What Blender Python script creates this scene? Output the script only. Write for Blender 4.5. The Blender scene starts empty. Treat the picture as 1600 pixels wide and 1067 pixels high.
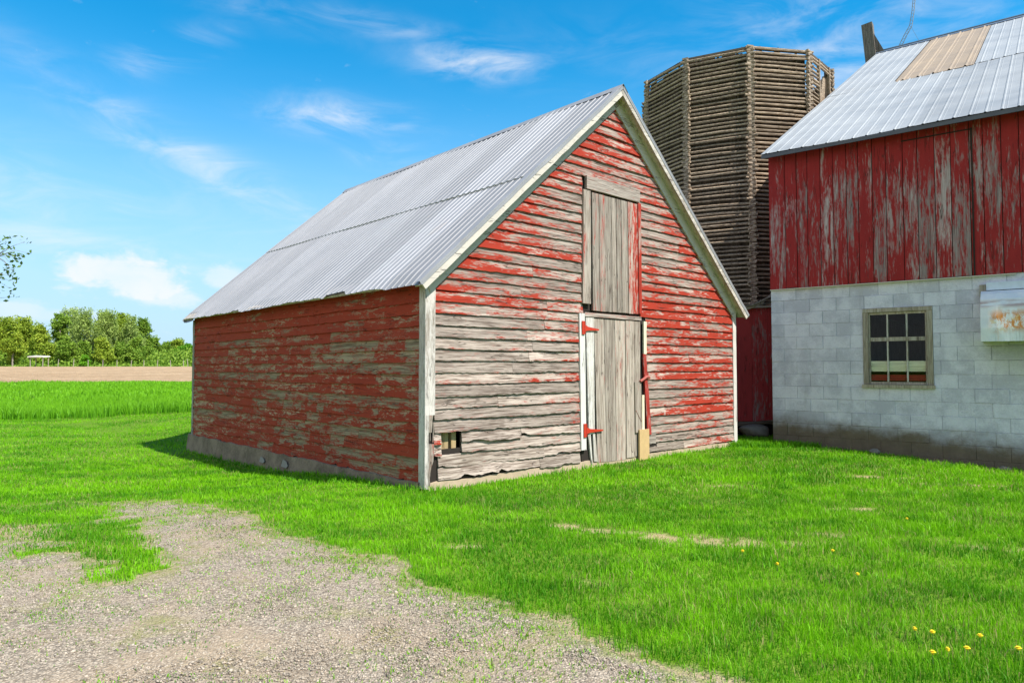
import bpy, math, random
import numpy as np
from mathutils import Vector
random.seed(7); rng = np.random.default_rng(7)
R = math.radians
scene = bpy.context.scene
col = scene.collection

# ---------------------------------------------------------------- camera
CAM_H = 1.3
cd = bpy.data.cameras.new('camera'); cam = bpy.data.objects.new('camera', cd); col.objects.link(cam)
cam.location = (0, 0, CAM_H); cam.rotation_euler = (R(90) + 0.0379, 0, 0)
cd.sensor_width = 36; cd.lens = 24.2; cd.clip_start = 0.05; cd.clip_end = 6000
scene.camera = cam
scene.render.resolution_x = 1024; scene.render.resolution_y = 682
scene.view_settings.view_transform = 'Standard'; scene.view_settings.look = 'None'
scene.view_settings.gamma = 1; scene.view_settings.exposure = 0.92

# ---------------------------------------------------------------- node helpers
class NT:
    def __init__(s, tree):
        s.t = tree; s.n = tree.nodes; s.l = tree.links
    def node(s, typ, **kw):
        n = s.n.new(typ)
        for k, v in kw.items(): setattr(n, k, v)
        return n
    def put(s, sock, v):
        if v is None: return
        if isinstance(v, (int, float)): sock.default_value = v
        elif isinstance(v, tuple):
            sock.default_value = v if len(v) == len(sock.default_value) else tuple(v) + (1,)
        else: s.l.new(v, sock)
    def math(s, op, a, b=None, c=None, clamp=False):
        n = s.node('ShaderNodeMath', operation=op); n.use_clamp = clamp
        for i, v in enumerate((a, b, c)): s.put(n.inputs[i], v)
        return n.outputs[0]
    def add(s, a, b): return s.math('ADD', a, b)
    def mul(s, a, b): return s.math('MULTIPLY', a, b)
    def vmath(s, op, a, b=None):
        n = s.node('ShaderNodeVectorMath', operation=op)
        s.put(n.inputs[0], a)
        if b is not None: s.put(n.inputs[1], b)
        return n.outputs['Value'] if op in ('DOT_PRODUCT', 'LENGTH') else n.outputs[0]
    def step(s, v, a, b, lo=0.0, hi=1.0):
        n = s.node('ShaderNodeMapRange'); n.interpolation_type = 'SMOOTHSTEP'
        s.put(n.inputs[0], v); n.inputs[1].default_value = a; n.inputs[2].default_value = b
        n.inputs[3].default_value = lo; n.inputs[4].default_value = hi
        return n.outputs[0]
    def noise(s, vec, scale=1, detail=4, rough=.55, dist=0):
        n = s.node('ShaderNodeTexNoise'); s.put(n.inputs['Vector'], vec)
        n.inputs['Scale'].default_value = scale; n.inputs['Detail'].default_value = detail
        n.inputs['Roughness'].default_value = rough; n.inputs['Distortion'].default_value = dist
        return n.outputs[0]
    def mix(s, f, a, b, mode='MIX'):
        n = s.node('ShaderNodeMix', data_type='RGBA', blend_type=mode)
        s.put(n.inputs[0], f); s.put(n.inputs[6], a); s.put(n.inputs[7], b)
        return n.outputs[2]
    def attr(s, name):
        return s.node('ShaderNodeAttribute', attribute_name=name).outputs['Fac']
    def coord(s, kind='Object'):
        return s.node('ShaderNodeTexCoord').outputs[kind]
    def sep(s, v):
        n = s.node('ShaderNodeSeparateXYZ'); s.put(n.inputs[0], v); return n.outputs
    def bump(s, h, dist=.01, strength=1, normal=None):
        n = s.node('ShaderNodeBump'); s.put(n.inputs['Height'], h)
        n.inputs['Distance'].default_value = dist; n.inputs['Strength'].default_value = strength
        if normal: s.l.new(normal, n.inputs['Normal'])
        return n.outputs[0]

def new_mat(name):
    m = bpy.data.materials.new(name); m.use_nodes = True
    t = NT(m.node_tree); b = m.node_tree.nodes['Principled BSDF']
    return m, t, b

# ---------------------------------------------------------------- world and sun
SUN = Vector((.80 * math.cos(R(54)), -.60 * math.cos(R(54)), math.sin(R(54)))).normalized()
world = bpy.data.worlds.new('World'); scene.world = world; world.use_nodes = True
wt = NT(world.node_tree); bg = world.node_tree.nodes['Background']
sky = wt.node('ShaderNodeTexSky', sky_type='NISHITA'); sky.sun_disc = False
sky.sun_elevation = R(54); sky.sun_rotation = math.atan2(.80, -.60)
sky.air_density = 1.0; sky.dust_density = .35; sky.ozone_density = 3.0; sky.altitude = 200
hs = wt.node('ShaderNodeHueSaturation'); hs.inputs['Saturation'].default_value = 1.5
hs.inputs['Hue'].default_value = .485; hs.inputs['Value'].default_value = 1.22
wt.l.new(sky.outputs[0], hs.inputs['Color'])
direc = wt.coord('Generated')
dx, dy, dz = wt.sep(direc)
az = wt.math('ARCTAN2', dx, dy); el = wt.math('ARCSINE', dz)
def px_dir(x, y):
    a = (x - 800) / 1075.6; b = (533.5 - y) / 1075.6; P = .0379
    v = Vector((a, math.cos(P) - b * math.sin(P), math.sin(P) + b * math.cos(P))).normalized()
    return math.atan2(v.x, v.y), math.asin(v.z)
cmb = wt.node('ShaderNodeCombineXYZ'); wt.l.new(az, cmb.inputs[0]); wt.l.new(el, cmb.inputs[1])
ae = cmb.outputs[0]
wisp = wt.noise(wt.vmath('MULTIPLY', ae, (5, 16, 1)), 1.4, 7, .6, .8)
puff = wt.noise(wt.vmath('MULTIPLY', ae, (1, 1.7, 1)), 22, 6, .6, .3)
clouds = None
# centre, half sizes (radians), tilt, strength, kind: the sky's own clouds laid out by direction
BL = [((205, 432), .085, .030, -.12, 1.3, 'p'), ((250, 458), .06, .018, -.15, .9, 'p'), ((345, 432), .035, .016, 0, .75, 'p'), ((15, 485), .05, .014, 0, .6, 'p'),
      ((100, 495), .06, .012, 0, .5, 'p'),
      ((535, 186), .085, .022, -.05, .95, 'w'), ((745, 98), .085, .022, -.06, .95, 'w'), ((600, 42), .12, .016, -.10, .35, 'w'),
      ((605, 238), .05, .018, 0, .55, 'w'), ((150, 385), .26, .022, -.10, .55, 'w'), ((330, 265), .20, .028, -.42, .7, 'w'), ((420, 300), .12, .012, -.35, .5, 'w'), ((240, 90), .12, .02, .5, .35, 'w'),
      ((1000, 90), .2, .04, -.1, .15, 'w'), ((1330, 90), .16, .14, 0, .55, 'w'), ((420, 20), .12, .02, -.1, .2, 'w'),
      ((800, 330), .5, .04, .1, .3, 'w'), ((1700, 200), .3, .1, .1, .6, 'w'), ((-300, 300), .3, .06, .1, .6, 'w'), ((-700, 430), .2, .05, 0, 1.0, 'p'), ((2300, 380), .25, .06, 0, 1.0, 'p')]
FILL_BANK = [(-2.25, .42, 1.0, .42, 0, 1.0), (-1.55, .25, .55, .2, 0, 1.0), (2.9, .30, .8, .28, 0, .9)]   # unseen cloud added behind and left of camera to brighten and whiten the shade
for (c, sx, sy, tilt, st, kd) in BL + [((q[0], q[1]), q[2], q[3], q[4], q[5], 'b') for q in FILL_BANK]:
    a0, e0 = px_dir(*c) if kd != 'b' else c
    u = wt.add(wt.mul(wt.add(az, -a0), math.cos(tilt) / sx), wt.mul(wt.add(el, -e0), math.sin(tilt) / sx))
    v = wt.add(wt.mul(wt.add(az, -a0), -math.sin(tilt) / sy), wt.mul(wt.add(el, -e0), math.cos(tilt) / sy))
    r2 = wt.add(wt.mul(u, u), wt.mul(v, v))
    g = wt.math('EXPONENT', wt.mul(r2, -1.0))
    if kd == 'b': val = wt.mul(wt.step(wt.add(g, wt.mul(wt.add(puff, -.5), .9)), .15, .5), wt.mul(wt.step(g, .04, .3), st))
    elif kd == 'p': val = wt.mul(wt.step(wt.add(g, wt.mul(wt.add(puff, -.5), 1.6)), .22, .85), st * .85)
    else: val = wt.mul(wt.mul(g, wt.step(wisp, .34, .76)), st * 1.15)
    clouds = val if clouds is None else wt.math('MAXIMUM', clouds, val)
haz = wt.add(wt.mul(wt.step(el, -.02, .46, 1, 0), .93), .03)
skyc = wt.mix(haz, hs.outputs[0], (2.75, 4.05, 5.25, 1))
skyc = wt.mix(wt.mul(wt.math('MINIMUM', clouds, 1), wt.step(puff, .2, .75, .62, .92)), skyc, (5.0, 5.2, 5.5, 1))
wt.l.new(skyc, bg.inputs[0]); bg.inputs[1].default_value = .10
sl = bpy.data.lights.new('sun', 'SUN'); sl.energy = 4.2; sl.angle = R(.53); sl.color = (1, .955, .88)
so = bpy.data.objects.new('sun', sl); col.objects.link(so)
so.rotation_euler = (-SUN).to_track_quat('-Z', 'Y').to_euler(); so.location = (6, -4, 12)

# ---------------------------------------------------------------- generic building helpers
def tag(o, label=None, cat=None, group=None, kind=None):
    if label: o['label'] = label
    if cat: o['category'] = cat
    if group: o['group'] = group
    if kind: o['kind'] = kind
    return o
def empty(name, loc=(0, 0, 0), rz=0):
    o = bpy.data.objects.new(name, None); col.objects.link(o); o.location = loc; o.rotation_euler = (0, 0, rz)
    o.empty_display_size = .2
    return o
class MB:
    def __init__(s): s.v = []; s.f = []; s.p = []; s.t = []
    def vert(s, co, paint=.5, tint=.5):
        s.v.append(tuple(co)); s.p.append(paint); s.t.append(tint); return len(s.v) - 1
    def box(s, a, b, paint=.5, tint=None, jit=0):
        if tint is None: tint = random.random()
        x0, y0, z0 = a; x1, y1, z1 = b
        q = [s.vert([c + random.uniform(-jit, jit) for c in p], paint, tint) for p in
             ((x0, y0, z0), (x1, y0, z0), (x1, y1, z0), (x0, y1, z0), (x0, y0, z1), (x1, y0, z1), (x1, y1, z1), (x0, y1, z1))]
        for f in ((0, 3, 2, 1), (4, 5, 6, 7), (0, 1, 5, 4), (1, 2, 6, 5), (2, 3, 7, 6), (3, 0, 4, 7)): s.f.append(tuple(q[i] for i in f))
        return s
    def hexa(s, pts, paint=.5, tint=None):
        if tint is None: tint = random.random()
        q = [s.vert(p, paint, tint) for p in pts]
        for f in ((0, 3, 2, 1), (4, 5, 6, 7), (0, 1, 5, 4), (1, 2, 6, 5), (2, 3, 7, 6), (3, 0, 4, 7)): s.f.append(tuple(q[i] for i in f))
        return s
    def prism(s, poly, vec, paint=.5, tint=None):
        if tint is None: tint = random.random()
        n = len(poly); a = [s.vert(p, paint, tint) for p in poly]
        b = [s.vert([p[i] + vec[i] for i in range(3)], paint, tint) for p in poly]
        s.f.append(tuple(a)); s.f.append(tuple(reversed(b)))
        for i in range(n): j = (i + 1) % n; s.f.append((a[i], b[i], b[j], a[j]))
        return s
    def tube(s, pts, r, n=6, paint=.5, tint=None, cap=True):
        if tint is None: tint = random.random()
        pts = [Vector(p) for p in pts]
        rs = r if isinstance(r, (list, tuple)) else [r] * len(pts)
        rings = []; ref = None
        for i, p in enumerate(pts):
            d = (pts[min(i + 1, len(pts) - 1)] - pts[max(i - 1, 0)]).normalized()
            if ref is None: ref = d.orthogonal().normalized()
            ref = (ref - d * ref.dot(d)).normalized(); q = d.cross(ref)
            rings.append([s.vert(p + (ref * math.cos(2 * math.pi * k / n) + q * math.sin(2 * math.pi * k / n)) * rs[i], paint, tint) for k in range(n)])
        for i in range(len(rings) - 1):
            for k in range(n):
                s.f.append((rings[i][k], rings[i][(k + 1) % n], rings[i + 1][(k + 1) % n], rings[i + 1][k]))
        if cap: s.f.append(tuple(reversed(rings[0]))); s.f.append(tuple(rings[-1]))
        return s
    def build(s, name, mat, parent=None, smooth=False):
        me = bpy.data.meshes.new(name); me.from_pydata(s.v, [], s.f)
        for nm, dat in (('paint', s.p), ('tint', s.t)):
            a = me.attributes.new(nm, 'FLOAT', 'POINT'); a.data.foreach_set('value', np.array(dat, np.float32))
        me.materials.append(mat)
        if smooth: me.polygons.foreach_set('use_smooth', [True] * len(me.polygons))
        me.update()
        o = bpy.data.objects.new(name, me); col.objects.link(o)
        if parent: o.parent = parent
        return o
def np_mesh(name, verts, tris, mat, attrs=None, smooth=False):
    me = bpy.data.meshes.new(name); nv = len(verts); k = tris.shape[1]; nt = len(tris)
    me.vertices.add(nv); me.vertices.foreach_set('co', np.ascontiguousarray(verts, np.float32).ravel())
    me.loops.add(nt * k); me.loops.foreach_set('vertex_index', np.ascontiguousarray(tris, np.int32).ravel())
    me.polygons.add(nt); me.polygons.foreach_set('loop_start', np.arange(0, nt * k, k, dtype=np.int32))
    me.polygons.foreach_set('loop_total', np.full(nt, k, np.int32))
    for nm, dat in (attrs or {}).items():
        a = me.attributes.new(nm, 'FLOAT', 'POINT'); a.data.foreach_set('value', np.ascontiguousarray(dat, np.float32))
    me.materials.append(mat)
    if smooth: me.polygons.foreach_set('use_smooth', np.ones(nt, bool))
    me.update(calc_edges=True)
    o = bpy.data.objects.new(name, me); col.objects.link(o)
    return o
def ss(a, b, x):
    t = np.clip((np.asarray(x, float) - a) / (b - a), 0, 1); return t * t * (3 - 2 * t)
def vnoise(x, y, seed=0):
    x = np.asarray(x, float); y = np.asarray(y, float); xi = np.floor(x); yi = np.floor(y); fx = x - xi; fy = y - yi
    fx = fx * fx * (3 - 2 * fx); fy = fy * fy * (3 - 2 * fy)
    def h(a, b): q = np.sin(a * 127.1 + b * 311.7 + seed * 74.7) * 43758.5453; return q - np.floor(q)
    return (h(xi, yi) * (1 - fx) + h(xi + 1, yi) * fx) * (1 - fy) + (h(xi, yi + 1) * (1 - fx) + h(xi + 1, yi + 1) * fx) * fy
def fbm(x, y, seed=0, o=4):
    s = 0; a = .5; n = 0
    for i in range(o): s = s + a * vnoise(x * 2 ** i, y * 2 ** i, seed + i); n += a; a *= .5
    return s / n

# ---------------------------------------------------------------- materials
def wood_mat(name, axis, dark, light, paint=None, paint2=None, patch=(1.6, 14), edge=.05, blocks=0, rough=.85, grain=1.0, bump=.004, gain=1.3, tintw=.3, crack=.75):
    m, t, b = new_mat(name); co = t.coord('Object')
    def sc(al, ac): return tuple(al if i == axis else ac for i in range(3))
    tint = t.attr('tint'); off = t.node('ShaderNodeCombineXYZ')
    t.put(off.inputs[axis], t.mul(tint, 37.0)); vec = t.vmath('ADD', co, off.outputs[0])
    g = t.noise(t.vmath('MULTIPLY', vec, sc(3, 90 * grain)), 1, 5, .6, .35)
    g2 = t.noise(t.vmath('MULTIPLY', vec, sc(1.2, 22)), 1, 4, .6, 1.2)
    gg = t.add(t.mul(g, .6), t.mul(g2, .4))
    c = t.mix(t.step(gg, .36, .62), dark, light)
    # knots
    kn = t.node('ShaderNodeTexVoronoi'); kn.inputs['Scale'].default_value = 1
    t.put(kn.inputs['Vector'], t.vmath('MULTIPLY', vec, sc(2.6, 9)))
    kf = t.step(kn.outputs['Distance'], .05, .13, 1, 0)
    c = t.mix(t.mul(kf, .6), c, tuple(x * .35 for x in dark[:3]))
    tn = t.step(tint, 0, 1, .74, 1.2)
    cc = t.node('ShaderNodeCombineXYZ')
    for i in range(3): t.put(cc.inputs[i], tn)
    c = t.mix(1.0, c, cc.outputs[0], 'MULTIPLY')
    h = gg
    if paint:
        p1 = t.noise(t.vmath('MULTIPLY', vec, sc(patch[0], patch[1])), 1, 6, .65, .6)
        p2 = t.noise(t.vmath('MULTIPLY', vec, sc(patch[0] * 5, patch[1] * 3.4)), 1, 5, .65, .4)
        val = t.add(t.add(t.attr('paint'), t.mul(t.add(p1, -.5), gain)), t.mul(t.add(p2, -.5), 1.0))
        val = t.add(val, t.mul(t.add(tint, -.5), tintw))
        if blocks:
            fl = t.vmath('FLOOR', t.vmath('MULTIPLY', vec, sc(1 / blocks, .001)))
            fl2 = t.node('ShaderNodeCombineXYZ'); ssv = t.sep(fl); t.put(fl2.inputs[0], ssv[axis]); t.put(fl2.inputs[1], t.mul(tint, 91))
            wn = t.node('ShaderNodeTexWhiteNoise'); wn.noise_dimensions = '2D'; t.put(wn.inputs['Vector'], fl2.outputs[0])
            val = t.add(val, t.mul(t.add(wn.outputs['Value'], -.5), .30))
        mask = t.step(val, .5 - edge, .5 + edge)
        pc = t.mix(t.noise(t.vmath('MULTIPLY', vec, sc(2, 6)), 2, 4), paint, paint2 or paint)
        # thin paint shows grain
        pc = t.mix(t.step(g, .55, .8, 0, .35), pc, tuple(x * .5 for x in paint[:3]))
        c = t.mix(mask, c, pc); h = t.add(t.mul(gg, t.math('SUBTRACT', 1, t.mul(mask, .6))), t.mul(mask, .35))
        # pinkish residue around the paint
        res = t.mul(t.step(val, .22, .5), t.math('SUBTRACT', 1, mask))
        c = t.mix(t.mul(res, .45), c, tuple(min(1, x * .8 + .03) for x in paint[:3]))
    cn = t.noise(t.vmath('MULTIPLY', vec, sc(1.1, 17)), 1, 3, .5, .5); ck = t.step(t.math('ABSOLUTE', t.add(cn, -.5)), .002, .014, 1, 0)
    ck = t.mul(ck, t.step(t.noise(t.vmath('MULTIPLY', vec, sc(2, 5)), 1.3, 2), .48, .58)); c = t.mix(t.mul(ck, crack), c, (.03, .02, .015))
    h = t.add(h, t.mul(ck, -.8))
    t.put(b.inputs['Base Color'], c); b.inputs['Roughness'].default_value = rough
    b.inputs['Specular IOR Level'].default_value = .25
    t.put(b.inputs['Normal'], t.bump(h, bump))
    return m
RED = (.37, .034, .013); RED2 = (.23, .019, .009)
GREYD = (.12, .083, .063); GREYL = (.46, .38, .32)
M_gable = wood_mat('weathered_red_clapboard', 0, GREYD, GREYL, RED, RED2, patch=(2.3, 15), edge=.10, gain=1.9)
M_side = wood_mat('dull_red_clapboard', 1, (.14, .10, .055), (.44, .35, .22), (.37, .048, .019), (.24, .028, .013), patch=(4.2, 20), edge=.08, blocks=.58, gain=1.7, tintw=.22)
M_plank = wood_mat('vertical_grey_plank', 2, (.18, .14, .11), (.43, .37, .31), (.45, .04, .022), RED2, patch=(1.6, 14), edge=.07)
M_plank_w = wood_mat('whitewashed_plank', 2, (.26, .21, .17), (.52, .47, .41), (.66, .64, .60), (.54, .51, .47), patch=(3, 40), edge=.1)
M_header = wood_mat('horizontal_grey_board', 0, (.19, .145, .12), (.46, .395, .34), (.45, .04, .022), RED2, patch=(1.4, 12), edge=.07)
M_trim = wood_mat('peeling_white_trim', 2, (.22, .18, .145), (.47, .42, .37), (.63, .59, .55), (.50, .45, .40), patch=(4, 26), edge=.14)
M_rake = wood_mat('peeling_white_rake', 0, (.26, .20, .17), (.50, .43, .37), (.62, .565, .50), (.47, .42, .36), patch=(4, 9), edge=.1)
M_barn = wood_mat('worn_red_barn_board', 2, (.20, .14, .13), (.42, .34, .325), (.36, .028, .026), (.23, .016, .017), patch=(2.0, 19), edge=.16, gain=2.0, tintw=.05)
M_log = wood_mat('bare_grey_brown_pole', 0, (.17, .12, .078), (.47, .36, .255), grain=.5)
M_logend = wood_mat('sawn_pole_end', 0, (.18, .13, .088), (.47, .37, .275), grain=.4)
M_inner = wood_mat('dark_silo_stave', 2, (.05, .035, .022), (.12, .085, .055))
M_newwood = wood_mat('fresh_yellow_wood', 2, (.38, .26, .12), (.55, .42, .24))
M_cream = wood_mat('cream_strip', 2, (.55, .46, .32), (.72, .64, .48))
M_beam = wood_mat('old_brown_beam', 0, (.06, .045, .03), (.16, .125, .09))
M_winwood = wood_mat('window_wood', 2, (.20, .165, .115), (.42, .37, .29), (.55, .55, .48), (.5, .5, .44), patch=(3, 25), edge=.1)

def simple(name, colr, rough=.8, metal=0, var=.25, scale=8, bump=0, spec=.4):
    m, t, b = new_mat(name); n = t.noise(t.coord('Object'), scale, 5, .6)
    t.put(b.inputs['Base Color'], t.mix(n, tuple(c * (1 - var) for c in colr), tuple(min(1, c * (1 + var)) for c in colr)))
    b.inputs['Roughness'].default_value = rough; b.inputs['Metallic'].default_value = metal; b.inputs['Specular IOR Level'].default_value = spec
    if bump: t.put(b.inputs['Normal'], t.bump(n, bump))
    return m
M_dark = simple('gap_shade_board', (.025, .018, .014), .95)  # near black: the shade inside gaps and openings is put into the colour
M_redmetal = simple('red_painted_hinge', (.45, .035, .015), .5, 0, .2, 30)
M_iron = simple('dark_iron', (.10, .10, .11), .5, .6)
M_wire = simple('grey_galvanised_wire', (.32, .33, .34), .5, .3)
M_stone = simple('field_stone', (.17, .15, .12), .9, 0, .4, 12, .02)
M_hingewhite = simple('old_white_paint', (.78, .77, .73), .7, 0, .1, 20)

def roof_mat(name, base, tanx=None, axis_s=0):
    m, t, b = new_mat(name); co = t.coord('Object')
    # UV-like attributes: paint = position up the slope 0..1, tint = per sheet
    s = t.attr('paint'); tint = t.attr('tint')
    n1 = t.noise(co, 1.3, 5, .6); n2 = t.noise(t.vmath('MULTIPLY', co, (1.5, 1.5, 1.5) if axis_s else (1.2, 14, 1.2)), 1, 5, .65)
    v = t.add(t.add(t.mul(n1, .35), t.mul(n2, .4)), t.mul(tint, .25))
    c = t.mix(t.step(v, .28, .72), tuple(x * .78 for x in base), tuple(min(1, x * 1.15) for x in base))
    spk = t.noise(co, 60, 3, .7); c = t.mix(t.step(spk, .62, .75, 0, .3), c, tuple(x * .5 for x in base))
    rust = t.mul(t.step(t.noise(co, 2.1, 6, .7), .60, .72), .18); c = t.mix(rust, c, (.30, .22, .15))
    t.put(b.inputs['Base Color'], c); b.inputs['Metallic'].default_value = .12
    t.put(b.inputs['Roughness'], t.step(n1, .3, .7, .55, .7))
    t.put(b.inputs['Normal'], t.bump(t.noise(co, 5, 4), .006))
    return m
M_roof = roof_mat('galvanised_lavender_grey', (.29, .288, .30))
M_roof2 = roof_mat('galvanised_blue_grey', (.285, .295, .30), axis_s=1)
M_tan = roof_mat('tan_fibreglass_sheet', (.28, .21, .14), axis_s=1); M_tan.node_tree.nodes['Principled BSDF'].inputs['Metallic'].default_value = 0

def block_mat():
    m, t, b = new_mat('painted_concrete_block'); co = t.coord('Object'); x, y, z = t.sep(co); tint = t.attr('tint'); pt = t.attr('paint')
    n = t.noise(co, 3.2, 6, .65); f = t.noise(co, 45, 4, .7)
    fac = t.add(t.add(t.mul(n, .9), t.mul(f, .45)), t.mul(t.add(tint, -.5), .18))
    c = t.mix(t.step(fac, .52, .88), (.46, .465, .53), (.67, .675, .745))
    wash = t.mix(t.noise(co, 14, 5, .7), (.51, .515, .58), (.75, .755, .82))
    c = t.mix(t.mul(t.step(n, .5, .62), .6), c, wash)
    # joints
    c = t.mix(t.mul(pt, .55), c, (.30, .32, .35))
    # damp dirt at the base, soil stained brown with a ragged top
    zz = t.add(z, t.mul(t.add(t.noise(t.vmath('MULTIPLY', co, (1.6, 1, 2.2)), 1, 6, .7), -.5), -.65))
    zz = t.add(zz, t.mul(x, .06))
    d = t.step(zz, .27, .62, 1, 0)
    dc = t.mix(t.noise(co, 7, 5, .7), (.055, .038, .018), (.20, .145, .08))
    c = t.mix(t.mul(d, .94), c, dc)
    # algae under the hood
    ax = t.mul(t.step(x, 2.9, 3.4), t.mul(t.step(z, 1.66, 1.55), t.step(z, .9, 1.5)))
    c = t.mix(t.mul(ax, t.step(n, .3, .7, .2, .65)), c, (.25, .31, .17))
    sp = t.step(t.noise(co, 22, 5, .75), .60, .72, 0, .5); c = t.mix(sp, c, (.27, .29, .31))
    dr = t.mul(t.step(t.noise(t.vmath('MULTIPLY', co, (6, 1, .7)), 1, 5, .7), .58, .75), .3); c = t.mix(dr, c, (.26, .25, .22))
    t.put(b.inputs['Base Color'], c); b.inputs['Roughness'].default_value = .9; b.inputs['Specular IOR Level'].default_value = .2
    t.put(b.inputs['Normal'], t.bump(t.add(t.mul(f, .4), t.noise(co, 12, 4)), .006))
    return m
M_block = block_mat()
def concrete_mat():
    m, t, b = new_mat('old_parged_concrete'); co = t.coord('Object')
    n = t.noise(co, 2.5, 6, .7); f = t.noise(co, 30, 5, .7)
    c = t.mix(t.step(n, .35, .7), (.12, .082, .05), (.29, .21, .14)); c = t.mix(t.step(f, .3, .8, 0, .5), c, (.36, .27, .18))
    t.put(b.inputs['Base Color'], c); b.inputs['Roughness'].default_value = .95
    t.put(b.inputs['Normal'], t.bump(t.add(n, t.mul(f, .3)), .02)); return m
M_conc = concrete_mat()
M_sill = simple('pale_ochre_concrete', (.36, .28, .19), .95, 0, .3, 9, .012)

# ---------------------------------------------------------------- THE WHITE-TRIMMED SHED
BX, BY, YAW = -.9456, 7.5517, .7431
Uv = np.array([math.cos(YAW), math.sin(YAW)]); Vv = np.array([-math.sin(YAW), math.cos(YAW)])
W, L, HE, HR, OV, GV = 6.529, 7.543, 2.22, 5.275, .163, .162
SL = (HR - HE) / (W / 2 + OV)
def roofz(u): return HE + SL * (OV + (u if u < W / 2 else W - u))
shed = empty('wooden_shed', (BX, BY, 0), YAW)
tag(shed, 'weathered red clapboard shed with grey ribbed metal roof and two plank doors', 'shed')
EXP = .133

def clap(mb, a0, a1, fmap, ztop, zbase, courses, cuts, paintf, rough_f, splits=True, clip=None, joint_rate=.55):
    for k in range(courses):
        z0 = zbase + k * EXP; z1 = z0 + EXP
        ua, ub = a0, a1
        if clip:
            ua, ub = clip(z0)
            if ub - ua < .05: continue
        ivs = [(ua, ub)]
        for (c0, c1, d0, d1) in cuts:
            if z1 > d0 + .03 and z0 < d1 - .03:
                nv = []
                for (p, q) in ivs:
                    if c1 <= p or c0 >= q: nv.append((p, q))
                    else:
                        if c0 > p: nv.append((p, c0))
                        if c1 < q: nv.append((c1, q))
                ivs = nv
        for (p, q) in ivs:
            if q - p < .04: continue
            js = [p]; x = p + random.uniform(.8, 3.2)
            while x < q - .5 and splits:
                js.append(x); x += random.uniform(1.2, 3.4)
            js.append(q)
            for j in range(len(js) - 1):
                l, r = js[j], js[j + 1]
                if j > 0: l += .003
                n = max(2, int((r - l) / .05)); tint = random.random()
                rg = rough_f((l + r) / 2, z0)
                tilt0 = random.gauss(0, .0035) * (1 + rg * 2); tilt1 = random.gauss(0, .0035) * (1 + rg * 2)
                ph = random.uniform(0, 99); bow = random.gauss(0, .003 + .006 * rg)
                chips = [(random.uniform(l, r), random.uniform(.02, .10), random.uniform(.006, .024) * (rg * 1.3 + .3)) for _ in range(int((r - l) * (.35 + rg * 1.6)) + (random.random() < .3))]
                prev = None
                for i in range(n + 1):
                    s = i / n; a = l + (r - l) * s
                    dz = tilt0 * (1 - s) + tilt1 * s + .004 * math.sin(a * 2.1 + ph) * (1 + rg) + random.gauss(0, .0014 + .003 * rg)
                    for (cx, cw, ch) in chips: dz += ch * max(0, 1 - abs(a - cx) / (cw * (2.2 if a > cx else .7)))
                    out = .031 + bow * math.sin(math.pi * s) + random.gauss(0, .0012) + .006 * rg * math.sin(a * 3 + ph)
                    out = max(.014, out)
                    at = ab = a
                    if clip:
                        u0, u1 = clip(z1 + .01); at = min(max(a, u0), u1) if u1 > u0 else (u0 + u1) / 2
                    zt = z1 + .014; zb = z0 + dz
                    pa = paintf(a, z0 + .06)
                    row = [mb.vert(fmap(at, .007, zt), pa, tint), mb.vert(fmap((at + ab) / 2, .007 + (out - .007) * .5, (zt + zb) / 2), pa, tint),
                           mb.vert(fmap(ab, out, zb), paintf(a, z0) + .20, tint), mb.vert(fmap(ab, -.004, zb + .003), pa, tint)]
                    if prev:
                        for c in range(3): mb.f.append((prev[c], row[c], row[c + 1], prev[c + 1]))
                    else: mb.f.append((row[0], row[1], row[2], row[3]))
                    prev = row
                mb.f.append((prev[3], prev[2], prev[1], prev[0]))
def gmap(a, out, z): return (a, -out, z)
def smap(a, out, z): return (-out, a, z)
CUTS = [(2.50, 3.97, -.2, 2.05), (2.56, 3.83, 2.10, 3.92), (.20, .49, .39, .575), (0, .16, .1, .28)]
def gpaint(u, z):
    top = roofz(u) - .27 - z            # distance below the rake
    v = .255
    v += .20 * float(ss(.75, .05, top))
    v += .15 * float(ss(3.9, 6.3, u)) * float(ss(.35, .9, z)) + .07 * float(ss(3.6, 4.4, u))
    v -= .17 * float(ss(1.9, 1.5, z)) * float(ss(2.6, 2.0, u))
    v += .22 * math.exp(-((u - .5) / .55) ** 2 - ((z - 2.1) / .16) ** 2)
    v += .25 * math.exp(-((u - 3.2) / .7) ** 2 - ((z - 2.08) / .05) ** 2)
    v += .20 * math.exp(-((u - 4.1) / .45) ** 2 - ((z - 2.3) / .35) ** 2)
    v -= .22 * float(ss(.42, .15, z))
    v += .05 * math.sin(u * 2.3 + z * 1.7) + .10 * (vnoise(u * .9, z * 1.7, 3) - .5) * 2
    return v
def grough(u, z):
    return float(.12 + .42 * ss(1.1, .25, z) * ss(3.2, 1.5, u) + .25 * ss(1.7, .9, z) * ss(3, 1, u) + .2 * ss(.5, .1, z) + .3 * ss(2.4, 1.8, z) * ss(1.5, 2.4, u) * ss(2.8, 2.5, u))
def gclip(z):
    m = max(0, (z + .265 - HE) / SL - OV)
    return (max(.10, m), min(W - .09, W - m))
mb = MB()
clap(mb, .1, W - .09, gmap, 5.0, .05, 38, CUTS, gpaint, grough, clip=gclip)
gable = mb.build('gable_wall', M_gable, shed)
def spaint(v, z):
    p = .545 + .15 * float(ss(1.2, 2.1, z)) - .04 * float(ss(.9, .3, z)) - .08 * math.exp(-((z - 1.35) / .22) ** 2)
    return p + .12 * (float(vnoise(v * .8, z * 2.1, 9)) - .5) * 2
def srough(v, z): return float(.08 + .75 * ss(.28, .05, z) + .12 * ss(3, 5, v) * ss(.6, .2, z))
mb = MB()
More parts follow.
